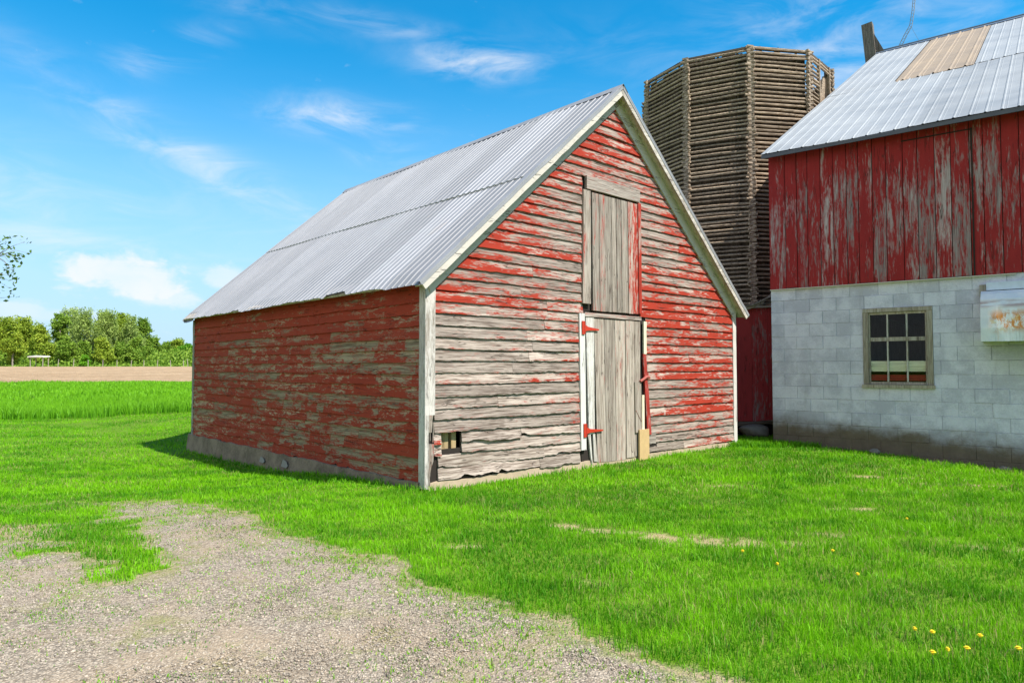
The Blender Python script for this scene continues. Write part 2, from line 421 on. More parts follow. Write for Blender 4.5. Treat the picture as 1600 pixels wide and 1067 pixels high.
clap(mb, .085, L - .06, smap, 2.3, .03, 17, [], spaint, srough, joint_rate=.8)
mb.build('side_wall', M_side, shed)
# sheathing coloured dark as shade in board gaps, with far walls and hidden faces
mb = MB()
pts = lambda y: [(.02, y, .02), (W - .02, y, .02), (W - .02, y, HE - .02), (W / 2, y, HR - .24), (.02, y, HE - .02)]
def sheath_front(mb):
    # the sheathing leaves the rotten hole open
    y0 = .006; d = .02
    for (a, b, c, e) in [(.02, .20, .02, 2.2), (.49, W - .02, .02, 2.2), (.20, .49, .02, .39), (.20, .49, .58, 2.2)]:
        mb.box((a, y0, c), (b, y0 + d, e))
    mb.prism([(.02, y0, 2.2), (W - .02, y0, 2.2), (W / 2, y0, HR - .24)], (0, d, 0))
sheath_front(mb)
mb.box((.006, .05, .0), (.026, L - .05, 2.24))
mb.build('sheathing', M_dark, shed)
mb = MB()
mb.prism([(0, L, 0), (0, L, HE), (W / 2, L, HR - .22), (W, L, HE), (W, L, 0)], (0, .02, 0), .6)
mb.build('rear_wall', M_gable, shed)
mb = MB(); clap(mb, .05, L - .05, lambda a, o, z: (W + o, a, z), 2.3, .03, 17, [], lambda a, z: .7, lambda a, z: .1)
mb.box((W - .03, .05, 0), (W - .006, L - .05, 2.24)); mb.build('side_wall', M_side, shed)
# studs seen through the rotten hole
mb = MB(); mb.box((.245, .045, .30), (.345, .10, .75)); mb.box((.385, .04, .30), (.45, .10, .75)); mb.build('stud', M_newwood, shed)

# foundation
mb = MB(); NB = 40
def found_strip(mb, pa, pb, out, top, bot, t0=.05, jit=.012):
    prev = None
    for i in range(NB + 1):
        s = i / NB; x = pa[0] + (pb[0] - pa[0]) * s; y = pa[1] + (pb[1] - pa[1]) * s
        o2 = (out[0] * (1 + random.uniform(-.12, .12)), out[1] * (1 + random.uniform(-.12, .12)))
        tz = top + random.uniform(-jit, jit); row = [mb.vert((x + .03 * (out[0] < 0), y + .03 * (out[1] < 0), tz + .012)), mb.vert((x + out[0] * t0 / .1, y + out[1] * t0 / .1, tz)),
             mb.vert((x + o2[0] * .85, y + o2[1] * .85, (tz + bot) / 2)), mb.vert((x + o2[0] * 1.25, y + o2[1] * 1.25, bot))]
        if prev:
            for c in range(3): mb.f.append((prev[c], row[c], row[c + 1], prev[c + 1]))
        prev = row
found_strip(mb, (0, .06), (0, L + .12), (-.10, 0), .035, -.5)
found_strip(mb, (0, L + .12), (W, L + .12), (0, .10), .03, -.5)
found_strip(mb, (W, 0), (W, L + .12), (.10, 0), .03, -.3)
mb.build('foundation', M_conc, shed)
mb = MB(); found_strip(mb, (.02, 0), (W, 0), (0, -.055), .035, -.3, .03); mb.build('front_sill', M_sill, shed)
for (v0, v1, z0, z1) in ((4.02, 4.2, -.16, -.05), (3.22, 3.42, -.15, -.02)):
    mb = MB(); mb.prism([(-.092, v0, z0 + .05), (-.100, v0 + .04, z0 + .02), (-.100, v1, z0 + .03), (-.092, v1 - .04, z1), (-.092, v0 + .05, z1 - .02)], (-.004, 0, -.002)); mb.build('whitewash_patch', simple('pale_patch', (.30, .27, .23), .9), shed)

# corner boards
def cboard(name, a, b, mat=M_trim, paint=.72, parent=shed):
    m = MB(); x0, y0, z0 = a; x1, y1, z1 = b; N = 14; prev = None; t = random.random()
    for i in range(N + 1):
        z = z0 + (z1 - z0) * i / N; j = random.gauss(0, .0015)
        p = paint + .15 * math.sin(z * 3)
        row = [m.vert((x0 + j, y0 + j, z), p, t), m.vert((x1 + j, y0 + j, z), p, t), m.vert((x1 + j, y1, z), p, t), m.vert((x0 + j, y1, z), p, t)]
        if prev:
            for c in range(4): m.f.append((prev[c], prev[(c + 1) % 4], row[(c + 1) % 4], row[c]))
        else: m.f.append(tuple(reversed(row)))
        prev = row
    m.f.append(tuple(prev)); return m.build(name, mat, parent)
cboard('corner_board', (-.030, .0, -.02), (-.003, .085, HE - .02), paint=.42)
o = cboard('corner_board', (-.030, -.032, .78), (.105, -.003, HE + .02), paint=.55)
cboard('corner_board', (-.030, -.032, -.02), (.02, -.003, .78), paint=.45)
# rotten lower half of the front corner board
mb = MB(); prev = None
for i in range(13):
    z = .02 + .76 * i / 12; w0 = .025; w1 = .105 - .02 * random.random() - .035 * math.exp(-((z - .62) / .12) ** 2) - .05 * float(ss(.35, .1, z))
    row = [mb.vert((w0, -.03, z), .2, .3), mb.vert((w1, -.028 + random.uniform(-.006, .006), z), .2, .3), mb.vert((w1, -.005, z), .2, .3), mb.vert((w0, -.005, z), .2, .3)]
    if prev and i not in (8, 9):
        for c in range(4): mb.f.append((prev[c], prev[(c + 1) % 4], row[(c + 1) % 4], row[c]))
    elif prev:
        m2 = MB()
    prev = row
mb.tube([(.05, -.02, .50), (.045, -.022, .60), (.055, -.02, .68)], .006, 5, .2, .3); mb.tube([(.085, -.02, .48), (.09, -.022, .60), (.085, -.02, .70)], .007, 5, .2, .3)
mb.build('rotten_corner_board', M_plank, shed)
cboard('corner_board', (W - .085, -.032, -.0), (W + .02, -.003, HE + .02), paint=.78)
cboard('corner_board', (-.03, L - .075, -.02), (-.003, L + .012, HE - .02), paint=.35)

# roof: rake boards, frieze, soffit, metal
def slope_pt(side, d, y, off=0):
    """d = horizontal distance in from the eave tip, off = metres above the roof plane"""
    n = 1 / math.hypot(1, SL); x = -OV + d; z = HE + SL * d
    x -= SL * n * off; z += n * off
    return (x if side < 0 else W - x, y, z)
DR = W / 2 + OV
roofp = MB()
def sheet_roof(side, mat, name):
    m = MB(); rib = .128; ncol = int((L + 2 * GV) / rib) + 1; rows = [0, .04, .10, .2, .3, .4, .4701, .4702, .5, .6, .7, .8, .9, .97, 1.0]
    prof = [(0, 0), (.30, 0), (.36, .010), (.44, .010), (.50, 0)]
    cols = []
    for c in range(ncol):
        for (fx, h) in prof:
            y = -GV - .02 + (c + fx) * rib
            if y <= L + GV + .02: cols.append((y, h, c))
    grid = []
    for y, h, c in cols:
        sh = int(c / 6); rs = random.Random(sh * 7 + side); rr = random.Random(c * 3 + side)
        e0 = rs.uniform(-.012, .012); line = []
        for s in rows:
            d = s * DR
            off = .012 + h + (.006 * math.sin(y * 2.3 + s * 5)) + (.006 if s > .4701 else 0)
            if s == 0:
                d = e0 - .03 + .006 * math.sin(y * 9) + rr.uniform(-.006, .006)
                off += -.018 * max(0, math.sin(y * 1.7 + 1)) - (.05 if abs(y - 7.45) < .22 else 0) * (1 if side < 0 else 0)
                if side < 0 and 1.45 < y < 1.95: d += .035; off += .02
                if side < 0 and 4.9 < y < 5.2: d += .03
            line.append(m.vert(slope_pt(side, d, y, off), s, (math.sin(sh * 12.9898) * 43758.5) % 1))
        grid.append(line)
    for i in range(len(grid) - 1):
        for j in range(len(rows) - 1): m.f.append((grid[i][j], grid[i + 1][j], grid[i + 1][j + 1], grid[i][j + 1]))
    return m
m = sheet_roof(-1, M_roof, 'roof'); roofo = m.build('roof', M_roof, shed)
m = sheet_roof(1, M_roof, 'roof'); m.build('roof', M_roof, shed)
# deck boards under the sheets
mb = MB()
for sd in (-1, 1):
    a = [slope_pt(sd, .0, -GV + .02, 0), slope_pt(sd, DR, -GV + .02, 0), slope_pt(sd, DR, -GV + .02, -.03), slope_pt(sd, 0, -GV + .02, -.03)]
    mb.prism(a, (0, L + 2 * GV - .04, 0), .5, .3)
mb.build('roof_deck', M_rake, roofo)
# ridge cap
mb = MB(); prev = None
for i in range(61):
    y = -GV - .025 + (L + 2 * GV + .05) * i / 60; j = random.gauss(0, .0015)
    row = [mb.vert((W / 2 - .10, y, HR - .10 * SL + .035 + j)), mb.vert((W / 2 - .012, y, HR + .035 + j)), mb.vert((W / 2, y, HR + .048 + j)), mb.vert((W / 2 + .012, y, HR + .035 + j)), mb.vert((W / 2 + .10, y, HR - .10 * SL + .035 + j))]
    if prev:
        for c in range(4): mb.f.append((prev[c], row[c], row[c + 1], prev[c + 1]))
    prev = row
mb.build('ridge_cap', M_roof, roofo)
# seam screws and lapped edge half way up the slope
mb = MB(); prev = None
for i in range(int((L + 2 * GV) / .032)):
    y = -GV + i * .032; hgt = .021 + (.010 if (i % 4) in (0, 1) else 0) + random.gauss(0, .001); w_ = .002 + (.005 if random.random() < .45 else 0); d0 = .4695 * DR
    row = [mb.vert(slope_pt(-1, d0 - w_, y, hgt - .012)), mb.vert(slope_pt(-1, d0 - w_ * .5, y, hgt + .002)), mb.vert(slope_pt(-1, d0 + .003, y, hgt - .004))]
    if prev:
        for c in range(2): mb.f.append((prev[c], row[c], row[c + 1], prev[c + 1]))
    prev = row
mb.build('sheet_seam', M_wire, roofo)
# rakes at the front gable: barge board (outer), soffit, frieze on the wall
for sd in (-1, 1):
    mb = MB(); N = 26; prev = None; t = random.random()
    for i in range(N + 1):
        d = -.02 + (DR + .02) * i / N; w = .085 + random.gauss(0, .002)
        row = [mb.vert(slope_pt(sd, d, -GV - .012, .006), .66, t), mb.vert(slope_pt(sd, d, -GV - .012, -w), .55, t), mb.vert(slope_pt(sd, d, -GV + .012, -w), .4, t), mb.vert(slope_pt(sd, d, -GV + .012, .006), .6, t)]
        if prev:
            for c in range(4): mb.f.append((prev[c], prev[(c + 1) % 4], row[(c + 1) % 4], row[c]))
        else: mb.f.append(tuple(row))
        prev = row
    mb.f.append(tuple(reversed(prev)))
    mb.build('barge_board', M_rake, shed)
    mb = MB(); mb.prism([slope_pt(sd, -.01, -GV + .014, -.032), slope_pt(sd, DR, -GV + .014, -.032), slope_pt(sd, DR, -GV + .014, -.046), slope_pt(sd, -.01, -GV + .014, -.046)], (0, GV - .016, 0), .62, .5)
    mb.build('soffit', M_rake, shed)
    mb = MB(); mb.prism([slope_pt(sd, .10, -.040, -.048), slope_pt(sd, DR - .03, -.040, -.048), slope_pt(sd, DR, -.040, -.205), slope_pt(sd, .06, -.040, -.205)], (0, .036, 0), .74, .6)
    mb.build('frieze_board', M_rake, shed)
# flashing along the rake
for sd in (-1, 1):
    mb = MB(); prev = None
    for i in range(30):
        d = -.03 + (DR + .03) * i / 29; j = random.gauss(0, .002)
        row = [mb.vert(slope_pt(sd, d, -GV - .018, -.018 + j)), mb.vert(slope_pt(sd, d, -GV - .018, .032 + j)), mb.vert(slope_pt(sd, d, -GV + .07, .034 + j))]
        if prev:
            for c in range(2): mb.f.append((prev[c], row[c], row[c + 1], prev[c + 1]))
        prev = row
    mb.build('rake_flashing', M_roof, roofo)
mb = MB()
for sd in (-1, 1):
    mb.prism([slope_pt(sd, 0, L + GV, 0), slope_pt(sd, DR, L + GV, 0), slope_pt(sd, DR, L + GV, -.09), slope_pt(sd, 0, L + GV, -.09)], (0, -.02, 0), .5)
mb.build('barge_board', M_rake, shed)

# lower door -------------------------------------------------
def planks(name, u0t, u0b, u1t, u1b, z0, z1, y, th, n, mat, parent, paintf=lambda i, s: .1, widths=None, ragged=.02, first=None, topf=lambda s: 0):
    mb = MB(); ws = widths or [random.uniform(.8, 1.2) for _ in range(n)]; tot = sum(ws); acc = 0
    for i, w in enumerate(ws):
        a, b = acc / tot, (acc + w) / tot; acc += w; g = .005; t = random.random(); dy = random.uniform(-.006, .006)
        zb = z0 + random.uniform(-.3, 1) * ragged; N = 8; prev = None
        for k in range(N + 1):
            s = k / N; z = zb + (z1 + topf((a + b) / 2) - zb) * s; q = (z - z0) / (z1 - z0)
            ul = u0b + (u0t - u0b) * q; ur = u1b + (u1t - u1b) * q
            p0 = ul + (ur - ul) * a + g; p1 = ul + (ur - ul) * b - g; j = random.gauss(0, .0008); p = paintf(i, s)
            row = [mb.vert((p0 + j, y + dy, z), p, t), mb.vert((p1 + j, y + dy, z), p, t), mb.vert((p1 + j, y + th, z), p, t), mb.vert((p0 + j, y + th, z), p, t)]
            if prev:
                for c in range(4): mb.f.append((prev[c], prev[(c + 1) % 4], row[(c + 1) % 4], row[c]))
            else: mb.f.append(tuple(reversed(row)))
            prev = row
        mb.f.append(tuple(prev))
    return mb.build(name, mat, parent)
door = empty('door'); door.parent = shed; tag(door, 'lower grey plank door with red strap hinges')
planks('door_planks', 2.775, 2.845, 3.815, 3.80, .0, 1.975, -.035, .025, 5, M_plank, door, widths=[.2, .22, .22, .2, .13], ragged=.03)
# the split white hinge plank
mb = MB()
mb.hexa([(2.66, -.037, .40), (2.78, -.037, .40), (2.78, -.012, .40), (2.66, -.012, .40), (2.605, -.037, 1.985), (2.772, -.037, 1.985), (2.772, -.012, 1.985), (2.605, -.012, 1.985)], .50, .5)
mb.hexa([(2.715, -.037, .0), (2.735, -.037, -.01), (2.735, -.012, -.01), (2.715, -.012, .0), (2.645, -.037, .40), (2.695, -.037, .40), (2.695, -.012, .40), (2.645, -.012, .40)], .4, .5)
mb.hexa([(2.765, -.037, .03), (2.84, -.037, .02), (2.84, -.012, .02), (2.765, -.012, .03), (2.745, -.037, .40), (2.79, -.037, .40), (2.79, -.012, .40), (2.745, -.012, .40)], .3, .4)
mb.build('hinge_plank', M_plank_w, door)
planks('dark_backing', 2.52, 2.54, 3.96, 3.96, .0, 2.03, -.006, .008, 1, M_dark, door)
for (u, z, u2) in ((2.538, 1.83, 2.86), (2.565, .455, 2.935)):
    mb = MB()
    mb.box((u - .028, -.060, z - .085), (u + .022, -.047, z + .095))
    mb.prism([(u + .024, -.048, z - .045), (u + .024, -.048, z + .05), (u + .10, -.048, z + .02), (u2, -.048, z - .004), (u2, -.048, z - .022), (u + .10, -.048, z - .03)], (0, -.008, 0))
    mb.tube([(u + .023, -.058, z - .075), (u + .023, -.058, z + .085)], .009, 8)
    mb.build('hinge', M_redmetal, door)
mb = MB(); mb.tube([(3.77, -.062, 1.10), (3.84, -.066, 1.13), (3.93, -.066, 1.17)], .02, 8); mb.tube([(3.93, -.055, 1.165), (4.00, -.05, 1.15)], .026, 6); mb.tube([(3.96, -.05, 1.12), (3.975, -.05, 1.23)], .012, 6)
mb.build('latch', simple('faded_red_latch', (.36, .09, .07), .6), door)
mb = MB(); mb.hexa([(3.665, -.056, .36), (3.80, -.056, .36), (3.80, -.038, .36), (3.665, -.038, .36), (3.655, -.056, 1.09), (3.80, -.056, 1.09), (3.80, -.038, 1.09), (3.655, -.038, 1.09)], .05, .45)
mb.tube([(3.67, -.058, .68), (3.79, -.06, .52)], .004, 5); mb.build('patch_board', M_plank, door)
mb = MB(); mb.box((3.715, -.085, -.04), (3.945, -.06, .40), .1, .5); mb.build('plywood_scrap', simple('ochre_plywood', (.50, .34, .16), .8, 0, .2, 14), door)
mb = MB(); mb.box((3.812, -.062, .40), (3.865, -.045, .90), .1, .8); mb.build('cream_strip', M_cream, door)
# frame
mb = MB(); mb.hexa([(2.50, -.045, .20), (2.60, -.045, .20), (2.60, -.01, .20), (2.50, -.01, .20), (2.47, -.045, 2.03), (2.575, -.045, 2.03), (2.575, -.01, 2.03), (2.47, -.01, 2.03)], .82, .7)
mb.build('door_jamb', M_plank_w, shed)
mb = MB(); mb.box((2.58, -.046, 1.99), (3.83, -.012, 2.045), .2, .6); mb.build('door_header', M_header, shed)
mb = MB(); mb.hexa([(3.955, -.05, .31), (4.05, -.05, .31), (4.05, -.02, .31), (3.955, -.02, .31), (3.86, -.05, 1.50), (3.935, -.05, 1.50), (3.935, -.02, 1.50), (3.86, -.02, 1.50)], .62, .5)
mb.build('door_jamb', wood_mat('peeling_red_jamb', 2, GREYD, GREYL, (.42, .045, .035), RED2, patch=(2.5, 20), edge=.08), shed)
mb = MB(); mb.box((3.875, -.055, 1.50), (3.94, -.03, 1.98), .1, .8); mb.build('cream_jamb_strip', M_cream, shed)
mb = MB(); mb.box((3.975, -.034, .17), (4.18, -.008, .34), .1, .2); mb.build('broken_board_end', M_header, shed)
mb = MB()
for (u0, u1, z0, z1) in ((3.96, 4.22, .06, .17),): mb.box((u0, -.02, z0), (u1, .0, z1), .1, .1)
mb.build('rot_gap', M_dark, shed)
# hay door
hay = empty('hay_door'); hay.parent = shed; tag(hay, 'upper grey plank loft door with red paint traces')
planks('door_planks', 2.72, 2.735, 3.75, 3.765, 2.075, 3.70, -.05, .028, 8, M_plank, hay, paintf=lambda i, s: [.36, .40, .12, .12, .30, .18, .28, .40][i], ragged=.01)
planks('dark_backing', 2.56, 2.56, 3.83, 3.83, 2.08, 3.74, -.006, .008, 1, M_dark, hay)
for (a, b, c, d, z0, z1, p) in ((2.555, 2.70, 2.535, 2.695, 2.165, 3.715, .16), (3.757, 3.83, 3.775, 3.835, 2.09, 3.72, .58)):
    mb = MB(); N = 10; prev = None; t = .55
    for k in range(N + 1):
        s = k / N; z = z0 + (z1 - z0) * s; q0 = c + (a - c) * s; q1 = d + (b - d) * s; pp = p + (.12 if p > .3 and s < .6 else -.12 if p > .3 else 0)
        row = [mb.vert((q0, -.052, z), pp, t), mb.vert((q1, -.052, z), pp, t), mb.vert((q1, -.015, z), pp, t), mb.vert((q0, -.015, z), pp, t)]
        if prev:
            for c4 in range(4): mb.f.append((prev[c4], prev[(c4 + 1) % 4], row[(c4 + 1) % 4], row[c4]))
        else: mb.f.append(tuple(reversed(row)))
        prev = row
    mb.f.append(tuple(prev)); mb.build('door_trim', M_plank, shed)
mb = MB(); mb.box((2.615, -.058, 3.735), (3.80, -.015, 3.915), .14, .4); mb.build('door_header', M_header, shed)

# ---------------------------------------------------------------- THE RED BARN
RAX, RAY = 4.392, 11.637; RYAW = math.atan2(-.6195, .785)
BS = 1.045
RAX *= BS; RAY *= BS
barn = empty('red_barn', (RAX, RAY, -.058), RYAW); barn.scale = (BS, BS, BS)
tag(barn, 'large barn with red vertical boards above a painted concrete block wall', 'barn')
BLN = 15.0; BD = 20.2; ZB = 2.62; ZW = 5.0
WIN = (1.405, 2.345, 1.00, 2.215)
RNL, RZL, RNH, RZH = -.25, 4.86, 9.95, 10.30
rs = (RZH - RZL) / (RNH - RNL)
mb = MB()
for k in range(-2, 13):
    z0 = -.02 + k * .2032 + .0; z1 = z0 + .2032
    x = 0 if k % 2 == 0 else -.2
    x += random.choice([0, 0, .0, .03])
    while x < BLN:
        w = .4064; a, b = max(0, x), min(BLN, x + w); x += w
        if b - a < .05: continue
        segs = [(a, b, z0, z1)]
        if a < WIN[1] and b > WIN[0] and z0 < WIN[3] and z1 > WIN[2]:
            segs = []
            if a < WIN[0]: segs.append((a, WIN[0], z0, z1))
            if b > WIN[1]: segs.append((WIN[1], b, z0, z1))
            m0, m1 = max(a, WIN[0]), min(b, WIN[1])
            if z0 < WIN[2]: segs.append((m0, m1, z0, WIN[2]))
            if z1 > WIN[3]: segs.append((m0, m1, WIN[3], z1))
        t = random.random()
        for (p, q, r, s) in segs:
            if q - p < .02 or s - r < .02: continue
            j = random.gauss(0, .0022); g = .003; crack = random.random() < .14
            ga = .004 if not crack else .010; e = .004
            pts8 = [(p + ga - e, .012, r + g - e), (q - g + e, .012, r + g - e), (q - g + e, .012, s - g + e), (p + ga - e, .012, s - g + e)]
            fr = [(p + ga, j - .0, r + g), (q - g, j, r + g), (q - g, j, s - g), (p + ga, j, s - g)]
            A = [mb.vert(v, .6, t) for v in pts8]; Bq = [mb.vert(v, 0, t) for v in fr]
            mb.f.append(tuple(Bq))
            for c in range(4): mb.f.append((A[c], A[(c + 1) % 4], Bq[(c + 1) % 4], Bq[c]))
def wall_with_hole(mb, y0, y1, x0, x1, z0, z1, hole, p):
    a, b, c, d = hole
    for q in ((x0, a, z0, z1), (b, x1, z0, z1), (a, b, z0, c), (a, b, d, z1)): mb.box((q[0], y0, q[2]), (q[1], y1, q[3]), p, .4)
wall_with_hole(mb, .006, .19, .002, BLN, -.45, ZB, WIN, .75)
mb.box((.002, .195, -.45), (.19, BD, ZB), .3, .5); mb.box((BLN - .2, .195, -.45), (BLN, BD, ZB), .3, .5); mb.box((.2, BD - .2, -.45), (BLN - .2, BD, ZB), .3, .5)
mb.build('block_wall', M_block, barn)
# vertical boards
def vpaint(x, z):
    p = .60 + .22 * float(ss(4.1, 4.8, z)) + .08 * float(ss(3.2, 2.75, z)) - .12 * math.exp(-((z - 3.75) / .55) ** 2)
    return p + .10 * math.sin(x * 2.1) * math.exp(-((z - 3.6) / .6) ** 2)
mb = MB(); x = 0.0
wl = [.262, .185, .17, .20, .195, .20, .17, .20, .19, .23]
i = 0
DOOR = (1.995, 2.875, 2.63, 4.74)
while x < BLN:
    w = wl[i] if i < len(wl) else random.uniform(.16, .24); i += 1
    segz = [(2.615 + random.uniform(-.006, .01), 4.93)]
    xm = x + w / 2; inside = DOOR[0] < xm < DOOR[1]
    if inside: segz = [(2.615 + random.uniform(0, .01), 4.735), (4.755, 4.93)]
    t = random.random(); dy = random.uniform(-.004, .004)
    pj = random.gauss(0, .07); zs = random.gauss(0, .3)
    for (za, zb) in segz:
        N = max(2, int((zb - za) / .15)); prev = None
        for k in range(N + 1):
            z = za + (zb - za) * k / N; y0 = -.028 + dy * 2 + random.gauss(0, .0008) + (.0 if not inside or za > 4.7 else -.004)
            j = random.gauss(0, .0006); g = .005
            p = vpaint(x, z + zs) + pj
            row = [mb.vert((x + g + j, y0, z), p, t), mb.vert((x + w - g + j, y0, z), p, t), mb.vert((x + w - g + j, y0 + .02, z), p, t), mb.vert((x + g + j, y0 + .02, z), p, t)]
            if prev:
                for c in range(4): mb.f.append((prev[c], prev[(c + 1) % 4], row[(c + 1) % 4], row[c]))
            else: mb.f.append(tuple(reversed(row)))
            prev = row
        mb.f.append(tuple(prev))
    x += w
mb.build('board_wall', M_barn, barn)
mb = MB(); mb.box((.01, -.002, ZB + .004), (BLN - .01, .03, 5.0))
mb.prism([(.012, .04, ZB + .004), (.012, BD - .03, ZB + .004), (.012, BD - .03, 5.0), (.012, RNH, RZH - .1), (.012, .04, 5.0 - .03)], (.03, 0, 0))
mb.prism([(BLN - .05, .04, ZB + .004), (BLN - .05, BD - .03, ZB + .004), (BLN - .05, BD - .03, 5.0), (BLN - .05, RNH, RZH - .1), (BLN - .05, .04, 5.0 - .03)], (.03, 0, 0))
mb.box((.05, BD - .06, ZB + .004), (BLN - .05, BD - .03, 5.0))
mb.build('wall_framing', M_dark, barn)
mb = MB(); y = .0
while y < BD:
    w = random.uniform(.17, .24); zt = 4.86 + rs * (min(y, 2 * RNH - y) + .25) - .12
    mb.box((-.012, y + .003, 2.61), (.010, y + w - .003, max(4.9, zt)), .8); y += w
mb.build('gable_boards', M_barn, barn)
# sill flashing strip
mb = MB(); mb.box((.0, -.045, 2.598), (3.36, .0, 2.612), .6, .8); mb.build('sill_strip', simple('cream_drip_strip', (.55, .50, .42), .6, 0, .2, 20), barn)
mb = MB(); mb.box((2.872, -.042, 2.62), (2.892, -.024, 4.76)); mb.box((1.99, -.036, 4.734), (2.89, -.024, 4.752)); mb.build('door_gap', M_dark, barn)
# window
win = empty('window'); win.parent = barn; win.location = (0, 0, 0)
a, b, c, d = WIN
def bar(name, x0, x1, z0, z1, y0=-.012, y1=.06, p=.1, parent=win, mat=M_winwood):
    m = MB(); m.box((x0, y0, z0), (x1, y1, z1), p, random.uniform(.3, .8)); return m.build(name, mat, parent)
mb = MB(); e = .075
mb.box((a + .002, -.014, c + .04), (a + e, .07, d - e + .012), .15, .4); mb.box((b - e, -.014, c + .04), (b - .002, .07, d - e + .012), .15, .5)
mb.box((a + .002, -.018, d - e + .014), (b - .002, .07, d - .002), .2, .6); mb.build('frame', M_winwood, win)
bar('sill', a - .02, b + .02, c - .012, c + .038, -.04, .10)
mb = MB(); i0, i1, j0, j1 = a + e + .002, b - e - .002, c + .042, d - e + .010
mb.box((i0, .012, j0), (i0 + .022, .045, j1), .3, .5); mb.box((i1 - .022, .012, j0), (i1, .045, j1), .3, .5)
mb.box((i0 + .024, .012, j1 - .034), (i1 - .024, .045, j1), .3, .7); mb.box((i0 + .024, .012, j0), (i1 - .024, .045, j0 + .04), .2, .6)
zm = 1.735
mb.box((i0 + .024, .006, zm - .03), (i1 - .024, .045, zm + .03), .3, .5)
for q in (1, 2):
    xm = i0 + (i1 - i0) * q / 3
    mb.box((xm - .011, .014, j0 + .042), (xm + .011, .04, zm - .032), .5, .6); mb.box((xm - .011, .014, zm + .032), (xm + .011, .04, j1 - .036), .5, .6)
mb.build('sash', M_winwood, win)
mg, t, bb = new_mat('window_glass'); out = mg.node_tree.nodes['Material Output']
tr = t.node('ShaderNodeBsdfTransparent'); tr.inputs[0].default_value = (.9, .92, .88, 1); gl = t.node('ShaderNodeBsdfGlossy'); gl.inputs['Roughness'].default_value = .02
df = t.node('ShaderNodeBsdfDiffuse'); df.inputs[0].default_value = (.3, .3, .22, 1)
mx = t.node('ShaderNodeMixShader'); mx.inputs[0].default_value = .012; t.l.new(tr.outputs[0], mx.inputs[1]); t.l.new(gl.outputs[0], mx.inputs[2])
mx2 = t.node('ShaderNodeMixShader'); t.put(mx2.inputs[0], t.step(t.noise(t.coord('Object'), 28, 5, .75),   .62, .85, .0, .12)); t.l.new(mx.outputs[0], mx2.inputs[1]); t.l.new(df.outputs[0], mx2.inputs[2])
t.l.new(mx2.outputs[0], out.inputs[0])
for q in range(3):
    for (za, zb) in ((j0 + .02, zm - .01), (zm + .01, j1 - .01)):
        m = MB(); w3 = (i1 - i0) / 3; m.box((i0 + w3 * q + .008, .026, za), (i0 + w3 * (q + 1) - .008, .029, zb)); m.build('pane', mg, win)
mb = MB(); mb.box((i0 - .02, .048, 1.24), (i1 + .02, .065, 1.40), .1, .8); mb.build('inner_board', wood_mat('pale_inner_board', 0, (.52, .47, .38), (.82, .76, .62)), win)
mb = MB(); mb.box((i0 - .02, .048, 1.10), (i1 + .02, .065, 1.19), .9, .8); mb.build('inner_red_board', M_barn, win)
# metal hood beside the window
hood = empty('fan_hood'); hood.parent = barn; tag(hood, 'rust streaked white metal hood over a wall opening')
prof = [(-.02, 2.385), (-.10, 2.375), (-.18, 2.33), (-.245, 2.25), (-.285, 2.14), (-.305, 2.0), (-.315, 1.85), (-.32, 1.66)]
mh, t, bb = new_mat('rusty_white_metal'); co = t.coord('Object'); x_, y_, z_ = t.sep(co)
n = t.noise(t.vmath('MULTIPLY', co, (5, 5, 3)), 1, 6, .7); band = t.mul(t.step(z_, 1.74, 1.86), t.step(z_, 2.14, 2.0)); bx = t.step(x_, 3.02, 3.14)
cw = t.mix(t.step(n, .3, .7), (.66, .70, .73), (.82, .82, .80))
cw = t.mix(t.mul(t.mul(band, bx), t.step(t.noise(t.vmath('MULTIPLY', co, (8, 1, 4.5)), 1.3, 7, .8), .44, .54, 0, 1)), cw, (.62, .22, .02))
cw = t.mix(t.mul(t.mul(band, bx), t.step(t.noise(co, 9, 5), .52, .66)), cw, (.75, .55, .25))
lb = t.mul(t.step(z_, 2.10, 2.16), t.step(z_, 2.26, 2.2)); cw = t.mix(t.mul(lb, t.step(t.noise(t.vmath('MULTIPLY', co, (2, 2, 14)), 1, 5), .4, .6, 0, .8)), cw, (.35, .20, .17))
lo = t.mul(t.mul(t.step(z_, 1.88, 1.80), bx), t.step(t.noise(t.vmath('MULTIPLY', co, (40, 5, 3)), 1, 4), .5, .66)); cw = t.mix(t.mul(lo, .45), cw, (.16, .17, .15))
cw = t.mix(t.mul(t.step(z_, 1.86, 1.80), .3), cw, (.42, .55, .52))
st_ = t.mul(t.mul(bx, t.step(z_, 2.2, 2.05)), t.step(t.noise(t.vmath('MULTIPLY', co, (14, 2, 1.5)), 1, 5, .7), .5, .7, 0, .5)); cw = t.mix(st_, cw, (.50, .36, .24))
t.put(bb.inputs['Base Color'], cw); bb.inputs['Roughness'].default_value = .45
mb = MB(); hx0, hx1 = 2.955, 4.25; cols = 14; grid = []
for i in range(cols + 1):
    x = hx0 + (hx1 - hx0) * i / cols
    grid.append([mb.vert((x, yy + random.gauss(0, .002) - .012 * math.sin(i * .9) * (k > 1), zz)) for k, (yy, zz) in enumerate(prof)])
for i in range(cols):
    for k in range(len(prof) - 1): mb.f.append((grid[i][k], grid[i + 1][k], grid[i + 1][k + 1], grid[i][k + 1]))
for gi in (0, cols):
    x = hx0 if gi == 0 else hx1
    w0 = mb.vert((x, -.006, 1.66)); w1 = mb.vert((x, -.006, 2.385)); mb.f.append(tuple(grid[gi] + [w0, w1]))
mb.build('hood_shell', mh, hood, smooth=False)
mb = MB(); mb.box((hx0 + .02, -.30, 1.672), (hx1 - .02, -.008, 1.685)); mb.build('hood_mouth', M_dark, hood)
